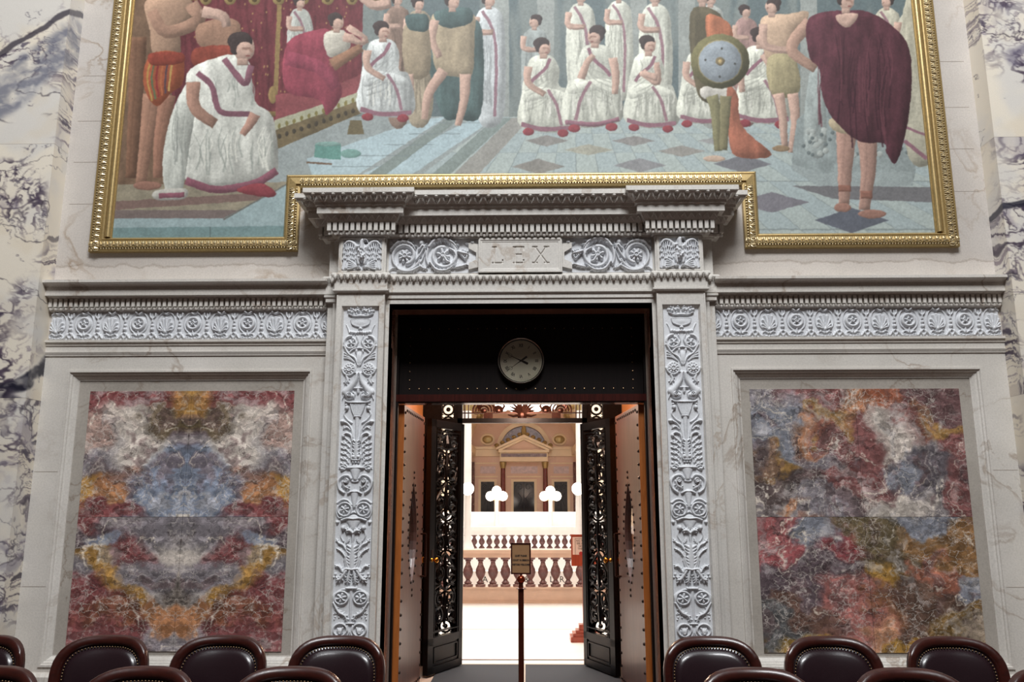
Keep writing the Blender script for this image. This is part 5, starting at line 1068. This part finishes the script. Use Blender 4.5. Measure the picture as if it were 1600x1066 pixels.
vs_ = [(x+dx*t, -y, z+dz*t-FZ) for (x, z), (dx, dz) in zip(out, dirs) for t, y in fprof]; n = len(fprof)
MB().add(vs_, [(i*n+k, (i+1)*n+k, (i+1)*n+k+1, i*n+k+1) for i in range(len(out)-1) for k in range(n-1)]).build('frame', M['gold'], mur)
for i in range(len(out)-1):
    be = MB(); le = MB()
    (ax, az), (bx, bz) = out[i], out[i+1]; dx, dz = bx-ax, bz-az; L = math.hypot(dx, dz); tx_, tz_ = dx/L, dz/L; nx_, nz_ = -tz_, tx_
    k = int(L/.0245)
    for j in range(k):
        q = (j+.5)/k*L; be.ell((ax+tx_*q+nx_*.028, -.047, az+tz_*q+nz_*.028-FZ), (.0085, .009, .0085), 6, 4)
    k = int(L/.056)
    for j in range(k):
        q = (j+.5)/k*L; cx, cz = ax+tx_*q, az+tz_*q-FZ
        le.tube([(cx+nx_*.045, -.056, cz+nz_*.045), (cx+nx_*.068, -.066, cz+nz_*.068), (cx+nx_*.088, -.056, cz+nz_*.088)], [.006, .011, .005], 5)
        for sg in (-1, 1):
            le.tube([(cx+nx_*.046+tx_*sg*.010, -.054, cz+nz_*.046+tz_*sg*.010), (cx+nx_*.062+tx_*sg*.024, -.060, cz+nz_*.062+tz_*sg*.024), (cx+nx_*.090+tx_*sg*.017, -.054, cz+nz_*.090+tz_*sg*.017)], .0045, 4)
    be.build('bead_row', M['goldbright'], mur); le.build('leaf_ornament', M['goldbright'], mur)
for s in (-1, 1):
    ra = MB(); ra.tube([(s*(FX-.155), -.035, iz0+.01-FZ), (s*(FX-.155), -.035, Zt_-FZ)], .024, 12); ra.box(s*(FX-.132), s*(FX-.19), -.028, -.01, iz0-FZ, Zt_-FZ)
    ra.build('gilt_rail', M['gold'], mur, smooth=True)
# water-stained plaster band below the mural: slightly raised ragged old patch edges
# ================================================================ HALL BEYOND THE DOORWAY
def FP(x, y, z=0.0):
    d = FW*F_+RT*(x-800)-UP*(y-533); t = (z-CAM[2])/d[2]; return CAM[0]+d[0]*t, CAM[1]+d[1]*t
o = MB().box(-XV, XV, .32, 2.45, 0, .006).build('floor', plain('threshold_marble', (214, 190, 172), .3, 0, .06, 4)); tag(o, kind='structure')
YB1 = FP(816, 943)[1]
o = MB().box(-12, 12, 7.0, YB1+.5, -.3, 0).build('floor', M['white']); tag(o, kind='structure')
o = MB().box(-14, 14, YB1+.5, 50, -1.0, -.6).build('floor', M['white']); tag(o, kind='structure')
f = MB()
for y in (984, 1032): Yj = FP(816, y)[1]; f.box(-6 if y < 1000 else -XV, 6 if y < 1000 else XV, Yj, Yj+.02, .0, .0015 if y < 1000 else .0075)
o = f.build('trim_7', plain('floor_joint_inlay', (120, 104, 96), .5)); tag(o, kind='structure')
def balustrade(name, Y, hx, zb, z0, z1, zt, sp, mb_, mr, label, prof=None, thick=.26):
    e = empty(name, (0, Y, 0)); tag(e, label, 'balustrade')
    f = MB(); f.box(-hx, hx, -thick*.62, thick*.62, zb, zb+(z0-zb)*.12); f.box(-hx, hx, -thick*.5, thick*.5, zb+(z0-zb)*.1, z0-.03); f.box(-hx, hx, -thick*.56, thick*.56, z0-.03, z0); f.build('base_course', mr, e)
    f = MB(); f.box(-hx, hx, -thick*.5, thick*.5, z1, z1+(zt-z1)*.55); f.box(-hx, hx, -thick*.62, thick*.62, z1+(zt-z1)*.55, zt); f.build('handrail', mr, e)
    h = z1-z0; r = sp*.42
    pr = [(r*.95, 0), (r*.95, .08), (r*.62, .10), (r*.78, .14), (r*.45, .19), (r*.38, .24), (r*.8, .36), (r*.98, .48), (r*.86, .60), (r*.5, .74), (r*.40, .84), (r*.62, .88), (r*.5, .90), (r*.9, .93), (r*.95, 1.0)]
    n = int(2*hx/sp); me = None
    for i in range(n):
        x = -hx+sp*(i+.5)
        if me is None:
            o = MB().lathe([(a, b_*h) for a, b_ in pr], (0, 0, 0), 14).build('baluster', mb_, e, smooth=True); me = o
        else:
            o = me.copy(); COL.objects.link(o); o.parent = e
        o.location = (x, 0, z0)
    return e
zq = lambda y, Y: PZ(y, Y)
balustrade('balustrade', YB1+.13, 3.11, 0, zq(917, YB1+.1), zq(871, YB1+.1), zq(859.5, YB1), .222, M['rose'], M['beigerail'], 'nearer balustrade of rose marble balusters across the hall behind the sign post')
YB2 = 16.5
balustrade('balustrade', YB2, 4.2, -.6, zq(857, YB2), zq(836, YB2), zq(823, YB2), 11.7/ (1300/((YB2+7)*cp)), M['rose'], M['white'], 'farther balustrade with small pale balusters under a white rail')
pw_ = empty('parapet_wall', (0, 10.6, 0)); tag(pw_, 'low inscribed white marble parapet behind the nearer balustrade', 'parapet')
MB().box(-4, 4, 0, .3, -.6, zq(893, 10.6)).build('wall_body', M['white'], pw_)
for ch, x in (('A', 758), ('&', 823), ('L', 862), ('R', 878)):
    X, Z = P(x, 906, 10.59); text_mesh('carved_letter', ch, .17, (X, -.004, Z), M['ink'], pw_)
# grand stair parapet: stepped white masses
st = empty('stair_parapet', (0, 22, -.6)); tag(st, 'broad white marble stair parapet glowing below the far columns', 'parapet')
f = MB(); f.box(-5, 5, 0, 1.0, 0, zq(812, 22)+.6); f.box(-5, 5, .8, 6, 0, zq(806, 22.8)+.6); f.build('wall_body', M['white'], st)
f = MB(); f.box(-5, 5, 6, 6.4, zq(803, 28)+.55, zq(800, 28)+.6); 
for i in range(40): f.box(-4.9+i*.25, -4.8+i*.25, 6.1, 6.3, zq(812, 28)+.5, zq(803, 28)+.6)
f.build('upper_balustrade', M['white'], st)
def lamp_standard(x, y, Y, r, label, n, group=None):
    X, Z = P(x, y, Y); zb = -.6; e = empty('lamp_standard', (X, Y, zb)); tag(e, label, 'lamp', group)
    H_ = Z-zb; f = MB().lathe([(r*1.4, 0), (r*1.4, .2), (r*.9, .3), (r*.9, H_*.45), (r*1.1, H_*.47), (r*.5, H_*.55), (r*.4, H_-r*1.1), (r*.6, H_-r)], (0, 0, 0), 14); f.build('pedestal', M['white'], e, smooth=True)
    pts = [(0, 0)] if n == 1 else [(0, r*.9), (-r*1.3, -r*.2), (r*1.3, -r*.2), (r*.3, -r*.1)]
    for a, b_ in pts: q = MB().ell((a, 0, H_+b_), (r, r, r), 14, 9).build('globe', M['globe'], e, smooth=True)
    if n > 1: MB().tube([(-r*1.3, 0, H_-r*1.1), (0, 0, H_-r*.9), (r*1.3, 0, H_-r*1.1)], r*.15, 6).build('arm', M['golddark'], e)
lamp_standard(731, 764, 14, .155, 'single glowing globe lamp just right of the left iron door', 1)
lamp_standard(903, 764, 14, .155, 'single glowing globe lamp just left of the right iron door', 1)
lamp_standard(776, 774, 21.4, .16, 'cluster of glowing globes in front of the left maroon column', 4)
lamp_standard(860, 774, 21.4, .16, 'cluster of glowing globes in front of the right maroon column', 4)
for x, lb in ((729, 'tall white sunlit column at the left of the bright hall view'), (908, 'tall white sunlit column at the right of the bright hall view')):
    X, Z = P(x, 740, 19); e = empty('hall_column', (X, 19, -.6)); tag(e, lb, 'column')
    MB().lathe([(.16, .4), (.155, 3), (.14, 5.2)], (0, 0, 0), 20).build('shaft', M['white'], e, smooth=True)
    MB().box(-.26, .26, -.26, .26, 0, .3).lathe([(.24, .3), (.22, .36), (.16, .4)], (0, 0, 0), 20).build('base', M['white'], e); MB().lathe([(.14, 5.2), (.2, 5.5), (.26, 5.6)], (0, 0, 0), 20).box(-.28, .28, -.28, .28, 5.6, 5.7).build('capital', M['gold'], e)
# far wing facade
YF_ = 38.0
fw = empty('wall_rotunda', (0, YF_, 0)); tag(fw, kind='structure'); fw['label'] = 'far pink stone wing with pediment, maroon columns and dark doors'
def bxp(mb, x0, x1, y0, y1, ya, yb): # pixel rectangle at plane YF_+ya
    X0, Z1 = P(x0, y0, YF_+ya); X1, Z0 = P(x1, y1, YF_+ya); return mb.box(X0, X1, ya, yb, Z0, Z1)
MB().box(-9, 9, 0, .5, -.6, 12).build('wall_face', M['pinkstone'], fw)
c0x, c0z = P(818, 702, YF_); px = 1300/((YF_+7)*cp)
f = MB(); bxp(f, 735, 783, 698, 702, -.35, 0); bxp(f, 854, 901, 698, 702, -.35, 0); bxp(f, 735, 783, 702, 713, -.2, 0); bxp(f, 854, 901, 702, 713, -.2, 0)
bxp(f, 779, 858, 703, 707, -.95, 0); bxp(f, 781, 856, 707, 721, -.8, 0); f.build('entablature', M['creamstone'], fw)
f = MB(); ax, az = P(777, 703, YF_-.95); bx_, bz_ = P(861, 703, YF_-.95); tx2, tz2 = P(818.5, 684, YF_-.95)
f.prism([(ax, az), (bx_, bz_), (tx2, tz2)], -.75, 0); f.build('tympanum', M['pinkstone'], fw)
f = MB(); f.prism([(ax, az), (ax+.28, az), (tx2, tz2-.12), (bx_-.28, bz_), (bx_, bz_), (tx2, tz2)], -.98, -.7); f.prism([(ax-.06, az+.0), (ax-.02, az+.14), (tx2, tz2+.16), (bx_+.02, bz_+.14), (bx_+.06, bz_), (tx2, tz2+.0)], -1.05, 0); f.build('pediment_cornice', M['creamstone'], fw)
bxp(MB(), 783, 854, 709, 714, -.84, -.8).build('frieze_band', M['rose'], fw)
f = MB(); n = 24
R1, R2 = 36/px, 43/px
f.prism([(c0x+R1*math.cos(math.pi*i/n), c0z+R1*math.sin(math.pi*i/n)) for i in range(n+1)], -.05, 0); f.build('lunette', M['rose'], fw)
f = MB(); vv = [(c0x+r*math.cos(math.pi*i/n), y, c0z+r*math.sin(math.pi*i/n)) for r, y in ((R1, -.02), (R1, -.25), (R2, -.25), (R2, 0)) for i in range(n+1)]
f.add(vv, [(j*(n+1)+i, j*(n+1)+i+1, (j+1)*(n+1)+i+1, (j+1)*(n+1)+i) for j in range(3) for i in range(n)]); f.build('arch_moulding', M['creamstone'], fw)
f = MB(); vx, vz_ = P(735, 702, YF_); RV = (c0x-vx); Ya = -9.0
vv = [(c0x+RV*k*math.cos(math.pi*i/n), y, c0z+RV*k*math.sin(math.pi*i/n)) for y, k in ((0, 1), (Ya, 1), (Ya, 1.16), (Ya+.01, 3.0)) for i in range(n+1)]
f.add(vv, [(j*(n+1)+i, j*(n+1)+i+1, (j+1)*(n+1)+i+1, (j+1)*(n+1)+i) for j in range(3) for i in range(n)]); f.build('barrel_vault', M['creamstone'], fw)
f = MB()
for s in (-1, 1): f.box(c0x+s*RV, c0x+s*9, Ya, Ya+.3, -.6, c0z+.2); f.box(c0x+s*RV, c0x+s*(RV+.3), Ya, 0, -.6, c0z); f.box(c0x+s*(RV-.3), c0x+s*RV, Ya, 0, c0z-.35, c0z+.02)
f.build('side_wall', M['creamstone'], fw)
f = MB(); g2 = MB()
for s in (-1, 1):
    for k in range(4): Yk = Ya+.6+k*2.2; a = math.pi/2+s*.95; f.ell((c0x+(RV-.05)*math.cos(a), Yk, c0z+(RV-.05)*math.sin(a)), (.22, .5, .22), 10, 6)
    X, Z = P(818+s*56, 687, YF_); f.ell((X, -.05, Z), (.30, .08, .22), 14, 8); g2.ell((X, -.03, Z), (.40, .05, .34), 14, 8)
    for k in range(5): X, Z = P(818+s*(6+k*9), 682+k*4.2, YF_-.9); f.ell((X, -.85, Z+.1), (.13, .12, .11), 8, 5)
f.ell((tx2, -.85, tz2+.35), (.14, .12, .3), 8, 6); f.build('gilt_ornament', M['gold'], fw); g2.build('cartouche_ground', M['creamstone'], fw)
for x in (786, 852):
    X, Z1 = P(x, 732, YF_-.6); q = empty('column', (X, -.55, 0), parent=fw)
    MB().lathe([(.13, -.6+.5), (.14, 1.5), (.12, Z1)], (0, 0, 0), 16).build('shaft', plain('maroon_marble', (120, 62, 60), .25, 0, .2, 6), q, True)
    MB().lathe([(.12, Z1), (.15, Z1+.1), (.19, PZ(722, YF_-.6))], (0, 0, 0), 16).build('capital', M['gold'], q, True); MB().lathe([(.22, -.6), (.22, -.3), (.14, -.1)], (0, 0, 0), 16).build('base', M['creamstone'], q)
for x in (736, 740, 897, 901):
    X, Z1 = P(x, 722, YF_-.3); MB().lathe([(.07, -.6), (.06, Z1)], (X, -.25, 0), 10).build('slender_column', M['rose'], fw, True)
for i, (x0, x1) in enumerate(((751.5, 772), (802.5, 835), (866, 887))):
    bxp(MB(), x0-4, x1+4, 749, 806, -.06, 0).build('door_surround', M['creamstone'], fw)
    q = bxp(MB(), x0, x1, 753, 812, -.10, -.05).build('far_door', M['darkglass'], fw)
    f = MB(); X0, Z1 = P(x0, 753, YF_-.1); X1, Z0 = P(x1, 800, YF_-.1); cx = (X0+X1)/2
    for s in (-1, 1):
        f.tube([(cx+s*a, -.12, b_) for a, b_ in spiral((X1-X0)*.22, Z1-.28, (X1-X0)*.2, .03, 0, 1.3, 14)], .018, 4); f.tube([(cx+s*(X1-X0)*.25, -.12, Z0+.3), (cx+s*(X1-X0)*.1, -.12, Z0+.7), (cx+s*(X1-X0)*.3, -.12, Z0+1.0)], .016, 4)
    f.box(cx-.015, cx+.015, -.12, -.1, Z0, Z1); f.build('ironwork', M['iron'], q)
    bxp(MB(), x0-1 if i != 1 else 798, x1+2 if i != 1 else 840, 729, 740, -.05, 0).build('relief_plaque', plain('lilac_plaque', (214, 190, 190), .5, 0, .15, 9), fw)
f = MB(); bxp(f, 740, 778, 744, 746, -.04, 0); bxp(f, 792, 846, 744, 746, -.04, 0); bxp(f, 860, 897, 744, 746, -.04, 0); bxp(f, 740, 778, 723, 725, -.05, 0); bxp(f, 860, 897, 723, 725, -.05, 0); f.build('string_course', M['creamstone'], fw)
o = MB().box(-12, 12, 2.45, 3.2, 6.4, 6.7).box(-12, -3.7, 3.2, 7.2, 6.4, 6.7).box(3.7, 12, 3.2, 7.2, 6.4, 6.7).box(-.12, .12, 3.2, 7.2, 6.4, 6.6).box(-12, 12, 7.2, 7.6, 6.4, 6.7).build('ceiling', M['creamstone']); tag(o, kind='structure')
# chandelier of globes above the hall
Yc = 5.0; X, Z = P(819, 630, Yc)
ch = empty('chandelier', (X, Yc, Z)); tag(ch, 'hanging brass chandelier with white glowing globes beyond the iron transom', 'chandelier')
MB().tube([(0, 0, .1), (0, 0, 6.42-Z)], .02, 8).lathe([(.02, .1), (.07, .2), (.05, .3), (.02, .4)], (0, 0, 0), 12).build('stem', M['brass'], ch)
for a, b_, c_ in ((0, -.02, -.01), (-.31, .05, 0), (.36, .05, 0), (-.16, .28, .02), (.18, .28, .02)):
    MB().tube([(0, 0, .3), (a*.6, b_*.6, .34), (a, b_, .14)], .012, 6).build('arm', M['brass'], ch); MB().ell((a, b_, c_), (.115, .115, .115), 16, 10).build('globe', M['globe'], ch, smooth=True)
# notice stand at right
X, Y = FP(917, 1004); ns = empty('notice_stand', (X, Y+.15, 0)); tag(ns, 'cherry wood notice stand on a stepped foot, partly hidden by the right iron door', 'notice stand')
f = MB(); f.box(-.20, .20, -.17, .17, 0, .06); f.box(-.17, .17, -.14, .14, .06, .10); f.box(-.13, .13, -.11, .11, .10, .135); f.box(-.09, .09, -.08, .08, .135, .2); f.build('foot', M['cherry'], ns)
zb_, zt_ = PZ(886, Y), PZ(838.5, Y); MB().box(-.035, .035, -.035, .035, .2, zb_+.02).build('post', M['cherry'], ns)
xl = PX(893.5, 860, Y)-X; f = MB(); f.box(xl, -xl, .0, .03, zb_, zt_); f.box(xl-.01, -xl+.01, -.012, .04, zt_, zt_+.02); f.build('board', M['cherry'], ns)
zn = PZ(868, Y); pn = MB().box(xl+.018, -xl-.018, -.004, 0, zn, zt_-.012).build('notice_card', M['paper'], ns)
f = MB()
for a in ((xl+.05, xl+.054, zn+.0, zt_-.03), (xl+.05, -xl-.05, zt_-.034, zt_-.03), (-xl-.054, -xl-.05, zn, zt_-.03)): f.box(a[0], a[1], -.006, -.004, a[2], a[3])
f.build('card_border', M['ink'], pn)
for i, (t, dx) in enumerate((('NO TO', 0), ('SEE A', .006), ('NO', .03), ('THE', .02))): text_mesh('notice_line', t, .034, (xl+.064+dx, -.006, zt_-.06-.034*i), M['ink'], pn, align='LEFT')
f = MB(); f.prism([(xl+.125+.026*math.cos(t), zt_-.22+.026*math.sin(t)) for t in np.linspace(0, 6.283, 19)[:-1]], -.007, -.005); f.build('round_mark', M['redmark'], pn)

# ================================================================ SIGN POST, MATS
X, Zb = P(814, 905.5, .45); sg_ = empty('sign_post', (X, .45, 0)); tag(sg_, 'slim bronze stanchion with a ball finial holding a small tan sign in the doorway', 'sign')
MB().lathe([(.16, 0), (.16, .012), (.14, .03), (.05, .05), (.03, .08)], (0, 0, 0), 28).build('base', M['polewood'], sg_, True)
zc1 = PZ(921, .45)
MB().lathe([(.024, .06), (.024, zc1)], (0, 0, 0), 16).build('pole', M['polewood'], sg_, True)
MB().lathe([(.024, zc1), (.044, zc1+.004), (.044, zc1+.008), (.022, zc1+.014), (.018, zc1+.04), (.022, Zb-.03)], (0, 0, 0), 16).build('collar', M['polewood'], sg_, True)
MB().ell((0, 0, Zb), (.036, .036, .036), 18, 12).build('ball_finial', plain('copper_red_ball', (150, 60, 36), .12, .8, .05, 20), sg_, True)
zs0, zs1 = PZ(897.5, .43), PZ(848.5, .43); cw_ = PX(814, 870, .43)-X; hw2 = .0865
sb = MB(); cz = (zs0+zs1)/2; hh = (zs1-zs0)/2
for a in ((-hw2, hw2, hh-.012, hh), (-hw2, hw2, -hh, -hh+.012), (-hw2, -hw2+.012, -hh, hh), (hw2-.012, hw2, -hh, hh)): sb.box(a[0], a[1], -.008, .008, a[2], a[3])
sbo = sb.build('sign_frame', M['redwood'], sg_); sbo.location = (0, -.02, cz); sbo.rotation_euler = (0, 0, -.08)
q = MB().box(-hw2+.01, hw2-.01, -.003, .005, -hh+.01, hh-.01).build('sign_card', M['signface'], sbo)
for i, t in enumerate(('QUIET PLEASE', 'COURT IN SESSION', 'VISITORS WELCOME')): 
    o = text_mesh('sign_lettering', t, .0205, (0, -.004, .022-.037*i), M['ink'], q, ext=.0006, xs=.80, off=.0009)
MB().tube([(0, 0, Zb+.03), (0, -.012, zs0+.01)], .008, 8).build('sign_stem', M['polewood'], sg_)
ya_ = FP(750, 1041)[1]
xa = FP(691, 1041)[0]; xb_ = FP(815, 1041)[0]; xc = FP(821, 1041)[0]; xd = FP(955, 1041)[0]
for (p, q_, lb) in ((xa-.02, xb_-.012, 'charcoal carpet mat on the left of the doorway floor'), (xc, xd+.02, 'charcoal carpet mat on the right of the doorway floor')):
    f = MB(); f.box(p, q_, .42, ya_, .006, .018); o = f.build('floor_mat', M['mat_']); tag(o, lb, 'mat')

# ================================================================ CHAIRS
def outline(hw, zt, zb, r, n=14):
    R_h = r*1.25; pts = [(-hw*.95, zb)]
    for i in range(2*n+1):
        a = math.pi-math.pi*i/(2*n); c, d = math.cos(a), math.sin(a)
        pts.append((hw*math.copysign(abs(c)**(2/3.5), c), zt-R_h+R_h*abs(d)**(2/2.5)))
    pts.append((hw*.95, zb)); return pts
RAKE = .16
def bend(x, y, z): return (x, .23+y-.16*(x/.28)**2*.55+(z-.45)*RAKE, z)
def resample(pts, n):
    P_ = np.array(pts); d = np.r_[0, np.cumsum(np.hypot(*np.diff(P_, axis=0).T))]; t = np.linspace(0, d[-1], n); return [(float(np.interp(q, d, P_[:, 0])), float(np.interp(q, d, P_[:, 1]))) for q in t]
def make_chair():
    e = empty('armchair', (0, 0, 0)); n = 46
    O = resample(outline(.275, .932, .44, .165), n); I = resample(outline(.222, .880, .47, .125), n)
    f = MB(); sect = [(0, 0), (-.014, .12), (-.020, .5), (-.014, .88), (-.002, 1.0), (.028, 1.0), (.032, .5), (.028, 0)]
    vs_ = []
    for (ox, oz), (ix, iz) in zip(O, I):
        for y, t in sect: vs_.append(bend(ox+(ix-ox)*t, y, oz+(iz-oz)*t))
    m_ = len(sect); f.add(vs_, [(i*m_+k, (i+1)*m_+k, (i+1)*m_+(k+1) % m_, i*m_+(k+1) % m_) for i in range(n-1) for k in range(m_)]+[tuple(range(m_)), tuple(reversed(range((n-1)*m_, n*m_)))])
    f.build('back_frame', M['chairwood'], e, smooth=True, angle=60)
    f = MB(); J = resample(outline(.226, .884, .46, .128), n); cz = .67; rows = [(1.0, .002), (.98, -.004), (.92, -.006), (.905, -.010), (.88, -.026), (.78, -.036), (.66, -.044), (.48, -.049), (.26, -.052), (.0, -.053)]; vs_ = []
    for t, y in rows:
        for x, z in J: vs_.append(bend(x*t, y, cz+(z-cz)*t))
    f.add(vs_, [(r*n+i, r*n+(i+1) % n, (r+1)*n+(i+1) % n, (r+1)*n+i) for r in range(len(rows)-1) for i in range(n)])
    b_ = [bend(x, .022, z) for x, z in J]; f.add(b_, [tuple(range(n))]); f.build('back_cushion', M['leather'], e, smooth=True, angle=70)
    f = MB()
    for x, z in resample([(x*.945, cz+(z-cz)*.945) for x, z in outline(.226, .884, .50, .128)], 64): p = bend(x, -.009, z); f.ell(p, (.0052, .004, .0052), 8, 5)
    f.build('nailhead_trim', M['stud'], e, smooth=True)
    # seat, rails, arms, legs
    f = MB(); sp_ = [(-.26, -.27), (.26, -.27), (.25, .22), (-.25, .22)]
    f.prism(resample(catmull([(-.25, -.26), (0, -.285), (.25, -.26), (.262, 0), (.245, .2), (0, .215), (-.245, .2), (-.262, 0)], 4, True), 32)[:-1], .36, .43, 'z'); f.build('seat_rail', M['chairwood'], e)
    f = MB(); ring = resample(catmull([(-.24, -.25), (0, -.275), (.24, -.25), (.25, 0), (.235, .19), (0, .2), (-.235, .19), (-.25, 0)], 4, True), 33)[:-1]; m_ = len(ring); rows = [(1, .43), (1.0, .455), (.95, .475), (.8, .487), (.5, .493), (.0, .495)]
    f.add([(x*t, y*t, z) for t, z in rows for x, y in ring], [(r*m_+i, r*m_+(i+1) % m_, (r+1)*m_+(i+1) % m_, (r+1)*m_+i) for r in range(len(rows)-1) for i in range(m_)]); f.build('seat', M['leather'], e, smooth=True)
    for s in (-1, 1):
        o = MB().tube(catmull([(s*.265, .14, .66), (s*.29, 0, .665), (s*.29, -.16, .65), (s*.275, -.22, .63)], 5), [.022]*5+[.026]*5+[.026]*5+[.024], 10).tube(catmull([(s*.27, -.19, .635), (s*.275, -.17, .55), (s*.255, -.2, .42)], 5), .02, 8).build('arm', M['chairwood'], e, smooth=True)
        for yy_, dy in ((-.22, -.02), (.19, .07)):
            MB().tube([(s*.225, yy_, .38), (s*.23, yy_+dy*.4, .2), (s*.235, yy_+dy, 0.0)], [.026, .022, .016], 8).build('leg', M['chairwood'], e, smooth=True)
    return e
proto = make_chair(); proto_ch = list(proto.children)
def place_chair(px, Y, label, group, rz=0, first=[True]):
    if first[0]: e = proto; first[0] = False
    else:
        e = proto.copy(); COL.objects.link(e)
        for c in proto_ch: k = c.copy(); COL.objects.link(k); k.parent = e
    e.location = (PX(px, 990, Y), Y-.32, 0); e.rotation_euler = (0, 0, rz); tag(e, label, 'chair', group); return e
G1, G2 = 'dark leather armchairs in the rear row', 'dark leather armchairs in the front row'
YR1, YR2 = -1.98, -2.93
for px_, lb in ((-14, 'mahogany armchair cut by the left edge of the photo, farther row'), (175, 'mahogany armchair, farther row, before the left half of the left marble panel'),
                (354, 'mahogany armchair, farther row, before the right half of the left marble panel'), (534, 'mahogany armchair with dark leather back directly in front of the left carved pilaster'),
                (1105, 'mahogany armchair with dark leather back directly in front of the right carved pilaster'), (1289, 'mahogany armchair, farther row, before the left half of the right marble panel'),
                (1476, 'mahogany armchair, farther row, before the right half of the right marble panel'), (1665, 'mahogany armchair barely showing at the right edge of the photo, farther row')):
    place_chair(px_, YR1, lb, G1)
for px_, lb in ((0, 'red-brown chair top rail at the bottom left corner, nearer row'), (235, 'red-brown chair top rail peeking up between the first two leather chairs at left'), (463, 'red-brown chair top rail peeking up between the two leather chairs left of the door'),
                (1170, 'red-brown chair top rail peeking up just right of the doorway, nearer row'), (1404, 'red-brown chair top rail peeking up between the two leather chairs before the right panel'), (1635, 'red-brown chair top rail at the bottom right corner, nearer row')):
    place_chair(px_, YR2, lb, G2)
